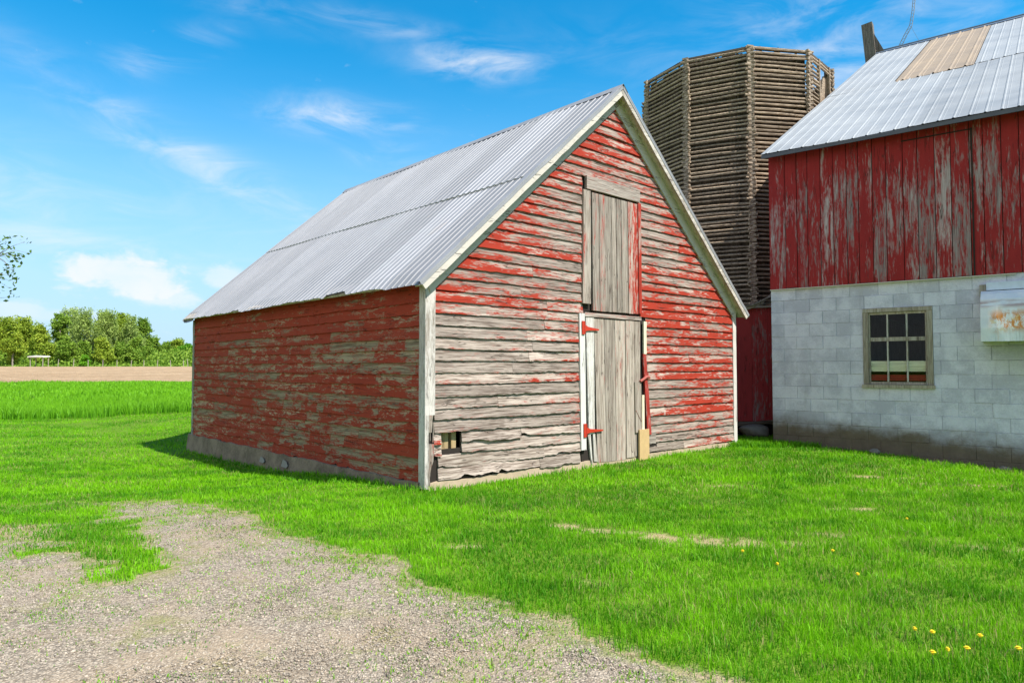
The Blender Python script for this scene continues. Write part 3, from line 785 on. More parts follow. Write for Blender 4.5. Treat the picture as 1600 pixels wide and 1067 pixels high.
mb = MB(); mb.box((hx0 + .06, -.06, 2.392), (hx1, -.008, 2.50)); mb.build('hood_flange', simple('pale_blue_flashing', (.60, .67, .75), .6), hood)
mb = MB(); mb.box((hx0 - .02, -.055, 2.30), (hx0 + .055, -.006, 2.475), .1, .3); mb.build('bracket', M_winwood, hood)
# barn roof
def rpt(x, s, off=0, far=False):
    L2 = math.hypot(1, rs); y = RNL + (RNH - RNL) * s; z = RZL + (RZH - RZL) * s
    y -= rs / L2 * off; z += off / L2
    return (x, 2 * RNH - y if far else y, z)
def barn_sheets(name, xa, xb, sa, sb, mat, far=False, lift=0.0, parent=barn, rib=.19, rh=.009):
    m = MB(); cols = []; x = xa
    prof = [(0, 0), (.38, 0), (.44, 1), (.52, 1), (.58, 0), (.75, 0), (.78, .35), (.82, 0)]
    n = int(math.ceil((xb - xa) / rib))
    rows = [sa, sa + .012] + [sa + (sb - sa) * q / 7 for q in range(1, 8)]
    grid = []
    for c in range(n):
        for (f, h) in prof:
            xx = xa + (c + f) * rib
            if xx > xb: continue
            sh = int(c / 4)
            grid.append([m.vert(rpt(xx, s + (random.Random(sh).uniform(-.0015, .0015) if j == 0 else 0), .02 + lift + h * rh + .004 * math.sin(xx * 3 + s * 9) - (.012 * max(0, math.sin(xx * 1.3)) if j == 0 else 0), far), s, (math.sin((sh + 3) * 12.9) * 4375.5) % 1) for j, s in enumerate(rows)])
    for i in range(len(grid) - 1):
        for j in range(len(rows) - 1): m.f.append((grid[i][j], grid[i + 1][j], grid[i + 1][j + 1], grid[i][j + 1]))
    return m.build(name, mat, parent)
r1 = barn_sheets('roof', -.06, BLN + .2, 0, .437, M_roof2)
PA, PB = 1.30, 2.65
barn_sheets('roof', -.06, PA, .43, 1.0, M_roof2, lift=.008); barn_sheets('roof', PB + .01, BLN + .2, .43, 1.0, M_roof2, lift=.008)
barn_sheets('translucent_panel', PA, PB + .01, .425, .992, M_tan, lift=.012, rib=.27, rh=.022)
barn_sheets('roof', -.06, BLN + .2, 0, 1.0, M_roof2, far=True)
mb = MB()
for far in (False, True): mb.prism([rpt(-.05, 0.002, 0, far), rpt(-.05, 1, 0, far), rpt(-.05, 1, -.05, far), rpt(-.05, .002, -.05, far)], (BLN + .2, 0, 0), .2, .3)
mb.build('roof_deck', M_beam, barn)
mb = MB(); mb.box((-.05, RNL - .005, RZL - .055), (BLN + .1, RNL + .02, RZL + .005)); mb.build('eave_board', M_iron, barn)
mb = MB(); mb.prism([(-.08, RNH - .2, RZH - .2 * rs + .05), (-.08, RNH, RZH + .06), (-.08, RNH + .2, RZH - .2 * rs + .05), (-.08, RNH, RZH + .03)], (BLN + .25, 0, 0)); mb.tube([(-.08, RNH, RZH + .07), (BLN + .15, RNH, RZH + .07)], .028, 8)
mb.build('ridge_cap', simple('dark_blue_ridge_metal', (.16, .20, .26), .5, .5), barn)
mb = MB(); mb.hexa([(-.30, RNH - .12, RZH - .75), (-.02, RNH - .12, RZH - .75), (-.02, RNH + .12, RZH - .75), (-.30, RNH + .12, RZH - .75), (-.44, RNH - .12, RZH + .92), (-.16, RNH - .12, RZH + .95), (-.16, RNH + .12, RZH + .95), (-.44, RNH + .12, RZH + .90)], .1, .4)
mb.hexa([(-.02, RNH - .05, RZH - .1), (.14, RNH - .05, RZH + .02), (.14, RNH + .05, RZH + .02), (-.02, RNH + .05, RZH - .1), (-.17, RNH - .05, RZH + .5), (-.13, RNH - .05, RZH + .62), (-.13, RNH + .05, RZH + .62), (-.17, RNH + .05, RZH + .5)], .1, .3)
mb.build('ridge_post', wood_mat('old_grey_post', 2, (.10, .08, .065), (.26, .225, .19)), barn)
mb = MB(); z0 = RZH + .05
rod = [(.52, RNH, z0), (.66, RNH, z0 + .28), (.80, RNH, z0 + .52), (.86, RNH, z0 + .9), (.90, RNH, z0 + 1.3), (.915, RNH, z0 + 1.55)]
for oo in (-.035, .035): mb.tube([(p[0] + oo * (1 - .4 * k / 5), p[1], p[2] - oo * .4) for k, p in enumerate(rod)], .010, 5)
for k in range(22):
    s = k / 21 * 4.99; i = int(s); f = s - i; p = [rod[i][j] * (1 - f) + rod[i + 1][j] * f for j in range(3)]; dd = 1 if k % 2 else -1
    mb.tube([(p[0] - .035, p[1], p[2] + .014 - dd * .03), (p[0] + .035, p[1], p[2] - .014 + dd * .03)], .007, 4)
mb.tube([(.915, RNH, z0 + 1.55), (.925, RNH, z0 + 2.6)], .008, 5)
for k in range(6): mb.tube([(.89, RNH, z0 + 1.7 + k * .14), (.95, RNH, z0 + 1.74 + k * .14)], .007, 4)
mb.tube([(.80, RNH, z0 + .5), (1.0, RNH, z0)], .005, 4)
mb.build('lightning_rod', M_wire, barn)

# ---------------------------------------------------------------- SILO
SX, SY, SR, NS = 5.695, 17.5, 2.32, 10
silo = empty('silo', (SX, SY, 0)); tag(silo, 'tall ten sided silo of stacked wooden poles with an open top', 'silo')
sa0 = math.atan2(-SY, -SX) + R(9.5)
def sv(k, r=SR): a = sa0 + 2 * math.pi * k / NS; return Vector((r * math.cos(a), r * math.sin(a), 0))
STOP = 8.5; PITCH = .098
for f in range(NS):
    A, Bp = sv(f), sv(f + 1); d = (Bp - A).normalized(); out = (A + Bp).normalized(); ln = (Bp - A).length
    mb = MB(); z = .05 + (PITCH / 2 if f % 2 else 0); 
    while z < STOP:
        r = random.uniform(.020, .031); jz = random.gauss(0, .006); e0 = random.uniform(.05, .14); e1 = random.uniform(.05, .14); t = random.random()
        zz = z + jz; q = Vector((0, 0, zz)); jj = out * random.gauss(0, .006)
        spans = [(-e0, ln + e1)]
        if f == 1:
            if STOP - 1.05 < z < STOP - .22: spans = [(-e0, ln * .42), (ln * .84, ln + e1)]
        for (p, s) in spans:
            mid = (p + s) / 2
            mb.tube([A + d * p + q + jj, A + d * mid + q + jj + Vector((0, 0, random.gauss(0, .004))) , A + d * s + q + jj + Vector((0, 0, random.gauss(0, .014)))], [r * random.uniform(.9, 1.05), r, r * random.uniform(.85, 1.05)], 6, .5, t)
        z += PITCH
    o = mb.build('pole_wall', M_log, silo)
    # vertical nailing battens just inside and a nailed top rail
    mb = MB()
    for u in (.2, .5, .8):
        p = A + d * ln * u - out * .055; mb.box((p.x - .02, p.y - .02, 0), (p.x + .02, p.y + .02, STOP - .02 + random.uniform(0, .04)), .5, .3)
    mb.build('batten', M_inner, silo)
    mb = MB(); a1 = A + Vector((0, 0, STOP - .03)); b1 = Bp + Vector((0, 0, STOP - .03))
    a2 = a1 - out * .09; b2 = b1 - out * .09; up = Vector((0, 0, .05))
    mb.hexa([a1, b1, b2, a2, a1 + up, b1 + up, b2 + up, a2 + up], .5, random.random())
    for k in range(9):
        if random.random() < .5: p = a1.lerp(b1, random.random()) - out * .04; mb.tube([p, p + Vector((random.gauss(0, .01), 0, random.uniform(.05, .10)))], .008, 4)
    mb.build('top_rail', M_beam, silo)
    # dark staves lining the silo
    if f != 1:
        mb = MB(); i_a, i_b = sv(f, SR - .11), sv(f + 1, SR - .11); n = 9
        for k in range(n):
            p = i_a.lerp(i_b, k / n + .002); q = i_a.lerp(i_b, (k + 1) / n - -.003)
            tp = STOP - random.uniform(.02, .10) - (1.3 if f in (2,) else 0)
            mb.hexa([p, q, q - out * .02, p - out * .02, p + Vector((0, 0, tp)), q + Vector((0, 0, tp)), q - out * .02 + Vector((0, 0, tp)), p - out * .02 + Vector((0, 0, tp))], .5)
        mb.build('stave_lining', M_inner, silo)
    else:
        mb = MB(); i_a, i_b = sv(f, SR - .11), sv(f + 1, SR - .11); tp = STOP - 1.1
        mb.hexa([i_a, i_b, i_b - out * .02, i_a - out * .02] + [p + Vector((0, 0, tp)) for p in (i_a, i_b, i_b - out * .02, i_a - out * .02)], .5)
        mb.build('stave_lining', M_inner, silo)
# corner stacks of sawn ends
for k in range(NS):
    A = sv(k); out = A.normalized(); tg = Vector((-out.y, out.x, 0)); mb = MB(); z = .03; tw = R(18)
    while z < STOP + .02:
        h = PITCH / 2; sgn = 1 if int(z / h) % 2 else -1
        d = (tg * math.cos(tw) - out * math.sin(tw) * 1) if sgn > 0 else (-tg * math.cos(tw) - out * math.sin(tw))
        c0 = A + Vector((0, 0, z)) - d * random.uniform(.06, .10); c1 = A + Vector((0, 0, z)) + d * random.uniform(.03, .08)
        perp = Vector((-d.y, d.x, 0)); 
        if perp.dot(out) < 0: perp = -perp
        th = random.uniform(.026, .034); hh = random.uniform(.018, .022); zz = Vector((0, 0, hh))
        mb.hexa([c0 - perp * th - zz, c1 - perp * th - zz, c1 + perp * th - zz, c0 + perp * th - zz, c0 - perp * th + zz, c1 - perp * th + zz, c1 + perp * th + zz, c0 + perp * th + zz], .5)
        z += h
    mb.build('corner_stack', M_logend, silo)
OF = 1
A, Bp = sv(OF), sv(OF + 1); d = (Bp - A).normalized(); out = (A + Bp).normalized(); ln = (Bp - A).length
mb = MB()
for u in (.40, .84):
    p = A + d * ln * u; mb.hexa([p - d * .025 - out * .03 + Vector((0, 0, STOP - 1.1)), p + d * .025 - out * .03 + Vector((0, 0, STOP - 1.1)), p + d * .025 + out * .035 + Vector((0, 0, STOP - 1.1)), p - d * .025 + out * .035 + Vector((0, 0, STOP - 1.1)),
        p - d * .025 - out * .03 + Vector((0, 0, STOP)), p + d * .025 - out * .03 + Vector((0, 0, STOP)), p + d * .025 + out * .035 + Vector((0, 0, STOP)), p - d * .025 + out * .035 + Vector((0, 0, STOP))], .5, .4)
mb.build('opening_post', M_log, silo)
mb = MB(); p0 = A + d * ln * .50 - out * .05 + Vector((0, 0, STOP - 1.05)); p1 = A + d * ln * .80 - out * .05 + Vector((0, 0, STOP - .25))
w = d * .16; mb.hexa([p0, p0 + w * 2, p0 + w * 2 - out * .03, p0 - out * .03, p1 - w * .8, p1, p1 - out * .03, p1 - w * .8 - out * .03], .0, .5); mb.build('loose_board', M_log, silo)

# ---------------------------------------------------------------- LEAN-TO between shed and barn
lt = empty('lean_to', (2.9, 13.12, 0), math.atan2(-.27, 2.4)); tag(lt, 'low dark red board lean-to squeezed between the shed and the block barn', 'lean-to')
M_lean = wood_mat('lean_to_red_board', 2, (.13, .10, .10), (.36, .30, .29), (.36, .035, .038), (.27, .026, .028), patch=(1.2, 8), edge=.08)  # the lean-to boards' own red and grey
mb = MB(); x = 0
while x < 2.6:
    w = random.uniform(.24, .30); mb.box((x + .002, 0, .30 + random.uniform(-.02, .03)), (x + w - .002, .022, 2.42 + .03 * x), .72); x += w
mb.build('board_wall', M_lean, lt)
mb = MB(); mb.prism([(0, -.10, 2.36), (2.42, -.10, 2.44), (2.42, -.10, 2.475), (0, -.10, 2.395)], (0, 1.6, 0), .1, .3); mb.build('roof', M_header, lt)
mb = MB(); mb.tube([(1.0, -.03, .20), (2.42, -.02, .34)], .035, 6); mb.box((.0, .03, .24), (2.4, .10, .32)); mb.build('floor_beam', M_beam, lt)
mb = MB(); mb.box((0, .30, -.3), (2.4, .34, .35)); mb.build('crawl_space_wall', M_dark, lt)
# bundle of bent grey strips hanging at the lean-to roof
hs_ = empty('hanging_strips', (4.0, 12.9, 2.4), 0); tag(hs_, 'bundle of grey bent strips sagging above the lean-to roof', 'strips')
for q in range(6):
    mb = MB(); pts_ = []
    for i in range(9):
        s = i / 8; pts_.append((.05 + s * (.93 + .02 * q) , -.13 - .015 * q + .01 * math.sin(i + q), -.05 + .028 * q * (.4 + .5 * s) + (.50 - .02 * q) * s ** 2.6 + .012 * math.sin(i * 2 + q)))
    mb.tube(pts_, .011 + .004 * (q % 2), 5, -1, random.random()); mb.build('strip', M_header, hs_)
mb = MB(); mb.tube([(.0, -.05, -.02), (.5, -.05, .03), (1.0, -.05, .16)], .02, 5); mb.build('rail', M_beam, hs_)
def rock(name, loc, s, label, seed):
    r_ = np.random.default_rng(seed); import bmesh
    bm = bmesh.new(); bmesh.ops.create_icosphere(bm, subdivisions=3, radius=1)
    ax = r_.normal(size=(7, 3)); ax /= np.linalg.norm(ax, axis=1)[:, None]; lv = r_.uniform(.55, .85, 7)
    for v in bm.verts:
        p = np.array(v.co)
        for a_, l_ in zip(ax, lv):
            dd = p @ a_
            if dd > l_: p = p - a_ * (dd - l_) * .85
        v.co = Vector(p * s)
    me = bpy.data.meshes.new(name); bm.to_mesh(me); bm.free(); me.materials.append(M_stone)
    me.polygons.foreach_set('use_smooth', [True] * len(me.polygons))
    o = bpy.data.objects.new(name, me); col.objects.link(o); o.location = loc; tag(o, label, 'stone'); return o
rock('rock', (4.47, 12.75, .12), (.33, .2, .14), 'rounded brown boulder in the shade under the lean-to', 3)
p = Vector((RAX, RAY, 0)) + Vector((.785, -.6195, 0)) * 1.65 - Vector((.6195, .785, 0)) * .25
rock('stone', (p.x, p.y, -.03), (.09, .06, .055), 'small pale stone in grass at foot of the block wall', 5)
p = Vector((RAX, RAY, 0)) + Vector((.785, -.6195, 0)) * 3.32 - Vector((.6195, .785, 0)) * .3
rock('stone', (p.x, p.y, -.14), (.10, .07, .05), 'small stone in bare soil below the hood at the right', 8)

# ---------------------------------------------------------------- GROUND
def uv_of(x, y):
    px, py = x - BX, y - BY; return px * Uv[0] + py * Uv[1], px * Vv[0] + py * Vv[1]
def tn_of(x, y):
    px, py = x - RAX, y - RAY; return px * .785 - py * .6195, px * .6195 + py * .785
def gz(x, y):
    x = np.asarray(x, float); y = np.asarray(y, float); u, v = uv_of(x, y); t, n = tn_of(x, y)
    z = -.045 - .22 * ss(.2, 5, v) * ss(2.5, -.5, u)
    z = z - .16 * ss(.6, 4.5, t) * ss(-3.5, -.3, n) * ss(8, 2, n)
    z = z + np.minimum(np.maximum(0, y - 19), 160) * .0128 * ss(19, 24, y) + .035 * (fbm(x * .35, y * .35, 5) - .5) * ss(1, 4, np.hypot(x, y))
    z = z + np.maximum(0, np.hypot(x, y) - 400) * .004
    return z
GP = np.array([(-9, 7.2), (-5.6, 7.25), (-4.92, 7.62), (-4.18, 7.46), (-3.29, 7.16), (-2.32, 6.33), (-1.68, 5.72), (-.7, 4.77), (.17, 3.80), (.62, 3.36), (1.03, 2.98), (1.7, 2.2), (2.6, .5), (3.5, -8), (-20, -8), (-20, 6.5)])
IS = np.array([(-7.5, 7.2), (-5.4, 7.35), (-4.75, 7.35), (-4.1, 7.05), (-3.12, 6.0), (-2.62, 5.38), (-2.28, 4.76), (-2.55, 4.5), (-3.02, 4.8), (-3.7, 5.12), (-4.5, 5.55), (-6.5, 5.8), (-8, 6.2)])
def sdist(poly, x, y):
    x = np.asarray(x, float); y = np.asarray(y, float); d = np.full(x.shape, 1e9); ins = np.zeros(x.shape, bool); n = len(poly)
    for i in range(n):
        ax_, ay_ = poly[i]; bx_, by_ = poly[(i + 1) % n]; ex, ey = bx_ - ax_, by_ - ay_
        t = np.clip(((x - ax_) * ex + (y - ay_) * ey) / (ex * ex + ey * ey), 0, 1)
        d = np.minimum(d, np.hypot(x - ax_ - t * ex, y - ay_ - t * ey))
        c = ((ay_ > y) != (by_ > y)); xi = ax_ + (y - ay_) * ex / (ey if abs(ey) > 1e-9 else 1e-9); ins ^= c & (x < xi)
    return np.where(ins, d, -d)
def gravel(x, y):
    """1 = bare gravel, 0 = full lawn"""
    jit = .42 * (fbm(x * 1.6, y * 1.6, 2) - .5) + .34 * (fbm(x * 6, y * 6, 4) - .5)
    g = ss(-.06, .30, sdist(GP, x, y) + jit)
    i = ss(-.12, .28, sdist(IS, x, y) + jit * 1.8) * (1 - .45 * ss(-3.3, -4.2, x) * ss(6.4, 5.7, y))
    return g * (1 - i)
BARE = [(1.49, 5.38, .28, .1), (.68, 5.70, .16, .07), (1.25, 5.50, .38, .07), (1.95, 5.32, .35, .08), (2.5, 5.6, .2, .05), (.45, 5.85, .12, .08), (1.0, 5.6, .2, .05), (4.6, 8.6, .5, .1), (5.6, 8.1, .6, .08), (2.4, 7.9, .2, .08), (3.2, 6.6, .3, .06), (-.35, 5.15, .2, .08), (-4.9, 7.75, .3, .08), (.4, 4.35, .12, .08), (3.8, 5.2, .4, .07)]
def bare(x, y):
    s = 0
    for (a, b, w, h) in BARE: s = s + np.exp(-((x - a) / w) ** 2 - ((y - b) / h) ** 2)
    t, n = tn_of(x, y)
    s = s + .75 * ss(-.55, -.2, n) * ss(.9, 0, n) * ss(1.6, 2.6, t)
    return np.clip(s * ss(.36, .62, fbm(x * 6, y * 9, 8)) * 1.7, 0, 1)
xs = np.unique(np.concatenate([np.linspace(-2500, -60, 14), np.linspace(-60, -9, 30), np.arange(-9, 4, .075), np.linspace(4, 14, 60), np.linspace(14, 60, 24), np.linspace(60, 2500, 14)]))
ys = np.unique(np.concatenate([np.linspace(-1500, -20, 8), np.linspace(-20, 1, 30), np.arange(1, 9.2, .075), np.linspace(9.2, 24, 75), np.linspace(24, 60, 40), np.linspace(60, 220, 40), np.linspace(220, 3500, 16)]))
X, Y = np.meshgrid(xs, ys); Z = gz(X, Y); G = gravel(X, Y)
Z = Z - .02 * G * (fbm(X * 3, Y * 3, 3))
nx, ny = len(xs), len(ys); idx = np.arange(nx * ny).reshape(ny, nx)
quads = np.stack([idx[:-1, :-1], idx[:-1, 1:], idx[1:, 1:], idx[1:, :-1]], -1).reshape(-1, 4)
mgd, t, bb = new_mat('lawn_and_gravel'); co = t.coord('Object')
ga = t.attr('gravel'); ba = t.attr('bare')
vo = t.node('ShaderNodeTexVoronoi'); vo.inputs['Scale'].default_value = 85; t.put(vo.inputs['Vector'], co)
vo2 = t.node('ShaderNodeTexVoronoi'); vo2.inputs['Scale'].default_value = 45; t.put(vo2.inputs['Vector'], co)
sepc = t.node('ShaderNodeSeparateColor'); t.l.new(vo.outputs['Color'], sepc.inputs[0])
st = t.mix(sepc.outputs[0], (.15, .115, .08), (.53, .44, .33)); st = t.mix(t.mul(sepc.outputs[1], .3), st, (.42, .33, .25))
st = t.mix(t.step(vo.outputs['Distance'], .35, .7, 0, .55), st, (.10, .085, .07))
soil = t.mix(t.noise(co, 9, 6, .7), (.26, .185, .115), (.46, .35, .235))
big = t.noise(co, 1.1, 6, .65)
gcol = t.mix(t.step(big, .44, .64, 0, .6), st, soil)
med = t.noise(co, 6, 5, .7)
gn = t.mix(t.noise(co, 5, 6, .7), (.06, .14, .006), (.17, .27, .02))
moss = t.mul(t.step(t.noise(co, 2.3, 6, .75), .52, .66), .55)
gcol = t.mix(moss, gcol, t.mix(t.noise(co, 40, 4), (.17, .17, .04), (.28, .27, .09)))
straw = t.mix(t.noise(co, 25, 4), (.25, .17, .09), (.50, .40, .22))
lawn = t.mix(ba, gn, straw)
fac = t.step(t.add(ga, t.mul(t.add(med, -.5), .5)), .38, .62)
edge = t.mul(t.step(t.add(ga, t.mul(t.add(med, -.5), .7)), .1, .45), t.math('SUBTRACT', 1, fac))
nearedge = t.mul(t.step(ga, 1.0, .55), .6); gcol = t.mix(t.mul(nearedge, t.step(t.noise(co, 12, 5, .7), .4, .55)), gcol, (.16, .19, .035))
c = t.mix(fac, t.mix(edge, lawn, soil), gcol)
t.put(bb.inputs['Base Color'], c); bb.inputs['Roughness'].default_value = .95; bb.inputs['Specular IOR Level'].default_value = .15
hgt = t.add(t.mul(vo.outputs['Distance'], -.6), t.add(t.mul(vo2.outputs['Distance'], -.5), t.mul(med, .8)))
t.put(bb.inputs['Normal'], t.bump(hgt, .012))
ground = np_mesh('ground', np.stack([X.ravel(), Y.ravel(), Z.ravel()], -1), quads, mgd, {'gravel': G.ravel(), 'bare': bare(X, Y).ravel()}, smooth=True)
tag(ground, kind='structure')

# ploughed field sheet
fx = np.linspace(-190, 60, 90); fy = np.linspace(44, 138, 60); X2, Y2 = np.meshgrid(fx, fy); Z2 = gz(X2, Y2) + .03 + .02 * fbm(X2, Y2, 6)
id2 = np.arange(90 * 60).reshape(60, 90); q2 = np.stack([id2[:-1, :-1], id2[:-1, 1:], id2[1:, 1:], id2[1:, :-1]], -1).reshape(-1, 4)
mpf, t, bb = new_mat('ploughed_soil'); co = t.coord('Object')
n = t.noise(t.vmath('MULTIPLY', co, (1, .55, 1)), 1.6, 8, .75); c = t.mix(t.step(n, .3, .7), (.24, .155, .085), (.50, .34, .20))
c = t.mix(t.step(t.noise(co, .12, 4), .4, .7, 0, .35), c, (.54, .39, .24))
t.put(bb.inputs['Base Color'], c); bb.inputs['Roughness'].default_value = 1; t.put(bb.inputs['Normal'], t.bump(n, .25)); bb.inputs['Specular IOR Level'].default_value = .1
pf = np_mesh('ploughed_field', np.stack([X2.ravel(), Y2.ravel(), Z2.ravel()], -1), q2, mpf, smooth=True); tag(pf, kind='structure')

# ---------------------------------------------------------------- GRASS
def leaf_mat(name, c0, c1, c2=None, trans=.35, rough=.55):
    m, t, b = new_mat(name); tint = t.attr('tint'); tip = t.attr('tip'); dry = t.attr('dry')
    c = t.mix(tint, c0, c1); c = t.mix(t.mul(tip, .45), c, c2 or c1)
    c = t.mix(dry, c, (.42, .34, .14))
    t.put(b.inputs['Base Color'], c); b.inputs['Roughness'].default_value = rough; b.inputs['Specular IOR Level'].default_value = .25
    tl = t.node('ShaderNodeBsdfTranslucent'); t.put(tl.inputs[0], c); mxs = t.node('ShaderNodeMixShader'); mxs.inputs[0].default_value = trans
    out = m.node_tree.nodes['Material Output']; t.l.new(b.outputs[0], mxs.inputs[1]); t.l.new(tl.outputs[0], mxs.inputs[2]); t.l.new(mxs.outputs[0], out.inputs[0])
    return m
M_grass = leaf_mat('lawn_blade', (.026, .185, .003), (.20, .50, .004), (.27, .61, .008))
M_crop = leaf_mat('young_crop_blade', (.07, .26, .008), (.19, .47, .010), (.27, .56, .02))
def blades(name, x, y, h, w, mat, seg2=True, tint=None, dry=None, lean=.45, label=None):
    n = len(x); z = gz(x, y) - .006; yaw = rng.uniform(0, 2 * np.pi, n); ld = rng.uniform(0, 2 * np.pi, n); la = np.abs(rng.normal(0, lean, n)) * h
    dx_, dy_ = np.cos(yaw) * w / 2, np.sin(yaw) * w / 2; lx, ly = np.cos(ld) * la, np.sin(ld) * la
    if tint is None: tint = rng.random(n)
    if dry is None: dry = np.zeros(n)
    P = lambda a, b, c: np.stack([a, b, c], -1)
    b0 = P(x - dx_, y - dy_, z); b1 = P(x + dx_, y + dy_, z); tp = P(x + lx, y + ly, z + h * np.sqrt(np.maximum(.15, 1 - (la / h) ** 2 * .5)))
    if seg2:
        m0 = P(x - dx_ * .8 + lx * .3, y - dy_ * .8 + ly * .3, z + h * .55); m1 = P(x + dx_ * .8 + lx * .3, y + dy_ * .8 + ly * .3, z + h * .55)
        V = np.stack([b0, b1, m0, m1, tp], 1).reshape(-1, 3); k = 5; T = np.array([[0, 1, 3], [0, 3, 2], [2, 3, 4]]); tipv = np.array([0, 0, .5, .5, 1])
    else:
        V = np.stack([b0, b1, tp], 1).reshape(-1, 3); k = 3; T = np.array([[0, 1, 2]]); tipv = np.array([0, 0, 1])
    F = (np.arange(n)[:, None, None] * k + T[None]).reshape(-1, 3)
    return np_mesh(name, V, F, mat, {'tint': np.repeat(tint, k), 'tip': np.tile(tipv, n), 'dry': np.repeat(dry, k)})
def scatter(dens, y0, y1, pad=1.0):
    # points in the wedge the camera can see, widened so that a step to the side still finds grass
    x0, x1 = -(y1 * .80 + pad), (y1 * .80 + pad); n = int(dens * (x1 - x0) * (y1 - y0)); x = rng.uniform(x0, x1, n); y = rng.uniform(y0, y1, n)
    k = np.abs(x) < y * .80 + pad; return x[k], y[k]
def keep_lawn(x, y):
    u, v = uv_of(x, y); t, n = tn_of(x, y)
    inside = (u > -.07) & (u < W + .05) & (v > -.03) & (v < L + .1)
    inb = (t > -.02) & (n > -.03) & (t < BLN) & (n < BD)
    ins = np.hypot(x - SX, y - SY) < SR
    return ~(inside | inb | ins)
allx = []; 
for (y0, y1, dens, w, hh, s2) in ((1.6, 4.4, 6800, .0042, .046, True), (4.4, 7.5, 4300, .0055, .045, True), (7.5, 11.5, 1900, .0085, .048, True), (11.5, 20.6, 600, .016, .055, False)):
    x, y = scatter(dens, y0, y1, 1.6)
    g = gravel(x, y); bq = bare(x, y); cl = fbm(x * 3.3, y * 3.3, 11); cl2 = fbm(x * .9, y * .9, 13)
    u, v = uv_of(x, y)
    pr = (1 - g) ** 1.6 * (1 - .88 * bq)
    tuft = ss(.54, .70, fbm(x * 5, y * 5, 21)) * (.04 + .6 * ss(.42, .62, fbm(x * 1.1, y * 1.1, 22)) + .9 * ss(.75, 0, sdist(GP, x, y)) * ss(.35, .6, fbm(x * 2, y * 2, 29)) + .5 * ss(-2.2, -3.6, x))
    pr = np.maximum(pr, tuft * .6 + .03 + (.22 * ss(.42, .6, fbm(x * .9, y * .9, 77)) + .12 * ss(-2.0, -3.4, x)) * ss(.36, .6, fbm(x * 7, y * 7, 78)))
    k = (rng.random(len(x)) < pr) & keep_lawn(x, y); x, y, g, bq, cl, cl2, u, v = [q[k] for q in (x, y, g, bq, cl, cl2, u, v)]
    edgeb = np.exp(-((g - .12) / .12) ** 2) * ss(-1.6, -.5, x)
    h = hh * rng.uniform(.55, 1.25, len(x)) * (.35 + 1.3 * cl) * (1 - .72 * ss(.15, .8, g)) * (1 - .5 * bq) * (.75 + .5 * cl2)
    nearwall = np.exp(-(np.minimum(np.abs(u + .08), 9) / .12) ** 2) * (v > -.2) * (v < L) + np.exp(-(np.abs(v) / .10) ** 2) * (u > 0) * (u < W) * .4
    h = h * (1 + .7 * nearwall + .9 * edgeb * (rng.random(len(x)) < .5))
    dry = np.clip((rng.random(len(x)) < (.02 + .16 * ss(.48, .72, fbm(x * 1.3, y * 1.3, 31)) + .5 * bq + .28 * (g > .3))) * rng.uniform(.4, 1, len(x)), 0, 1)
    tint = np.clip(.50 + (fbm(x * .8, y * 1.6, 41) - .5) * 2.4 + (fbm(x * 4, y * 7, 43) - .5) * 2.2 + rng.normal(0, .2, len(x)), 0, 1)
    allx.append((x, y, h, np.full(len(x), w) * rng.uniform(.7, 1.3, len(x)), s2, tint, dry))
for i, (x, y, h, w, s2, tint, dry) in enumerate(allx):
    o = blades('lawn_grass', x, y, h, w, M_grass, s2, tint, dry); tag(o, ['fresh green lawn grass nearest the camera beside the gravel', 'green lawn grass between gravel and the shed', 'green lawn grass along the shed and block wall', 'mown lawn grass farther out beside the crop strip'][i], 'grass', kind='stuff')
# short yellow-green weeds pioneering on the gravel: along its edge, at the left, and low centre
n = 420000; x = rng.uniform(-6, 2, n); y = rng.uniform(2.0, 7.6, n); sd = sdist(GP, x, y); g = gravel(x, y)
m1 = ss(.75, .05, sd) * ss(.40, .54, fbm(x * 2.2, y * 3, 81)) * .95
m2 = ss(-2.3, -3.4, x) * ss(4.1, 5.2, y) * ss(.40, .60, fbm(x * 2, y * 2.6, 83)) * .55
m3 = np.exp(-((x - .25) / .75) ** 2 - ((y - 3.25) / .42) ** 2) * ss(.38, .58, fbm(x * 3, y * 3, 85)) * .6
m4 = .06 * ss(.5, .7, fbm(x * 9, y * 9, 87))
pr = np.clip(np.maximum(np.maximum(m1, m2), np.maximum(m3, m4)) * ss(.3, .65, fbm(x * 14, y * 14, 89)) * 1.2, 0, 1) * (sd > -.05) * (g > .12)
k = (rng.random(n) < pr * .55) & keep_lawn(x, y); x, y = x[k], y[k]
tag(blades('gravel_weeds', x, y, rng.uniform(.007, .024, len(x)), rng.uniform(.004, .008, len(x)), M_grass, True, np.clip(rng.normal(.62, .25, len(x)), 0, 1), np.clip(rng.normal(.22, .2, len(x)), 0, .8), .8), 'short yellow-green weeds creeping over the driveway gravel', 'weeds', kind='stuff')
# crop strip
x, y = scatter(330, 20.2, 27, 2); k = (x < 2) & (y > 20.3 + .5 * fbm(x * .6, y * 0, 3)) & keep_lawn(x, y); x1_, y1_ = x[k], y[k]
x, y = scatter(75, 27, 45, 3); k = (x < 2) & keep_lawn(x, y); x2_, y2_ = x[k], y[k]
x = np.concatenate([x1_, x2_]); y = np.concatenate([y1_, y2_]); near = ss(23, 20.3, y)
cl = fbm(x * 1.1, y * 1.1, 51)
h = (.20 + .20 * near) * rng.uniform(.6, 1.2, len(x)) * (.6 + .8 * cl); w = np.where(y < 27, .022, .05) * rng.uniform(.7, 1.3, len(x))
tint = np.clip(.62 + .5 * (cl - .5) - .30 * near + rng.normal(0, .15, len(x)), 0, 1)
tag(blades('crop', x, y, h, w, M_crop, True, tint, None, .3), 'strip of tall bright green young crop between lawn and ploughed field', 'crop', kind='stuff')
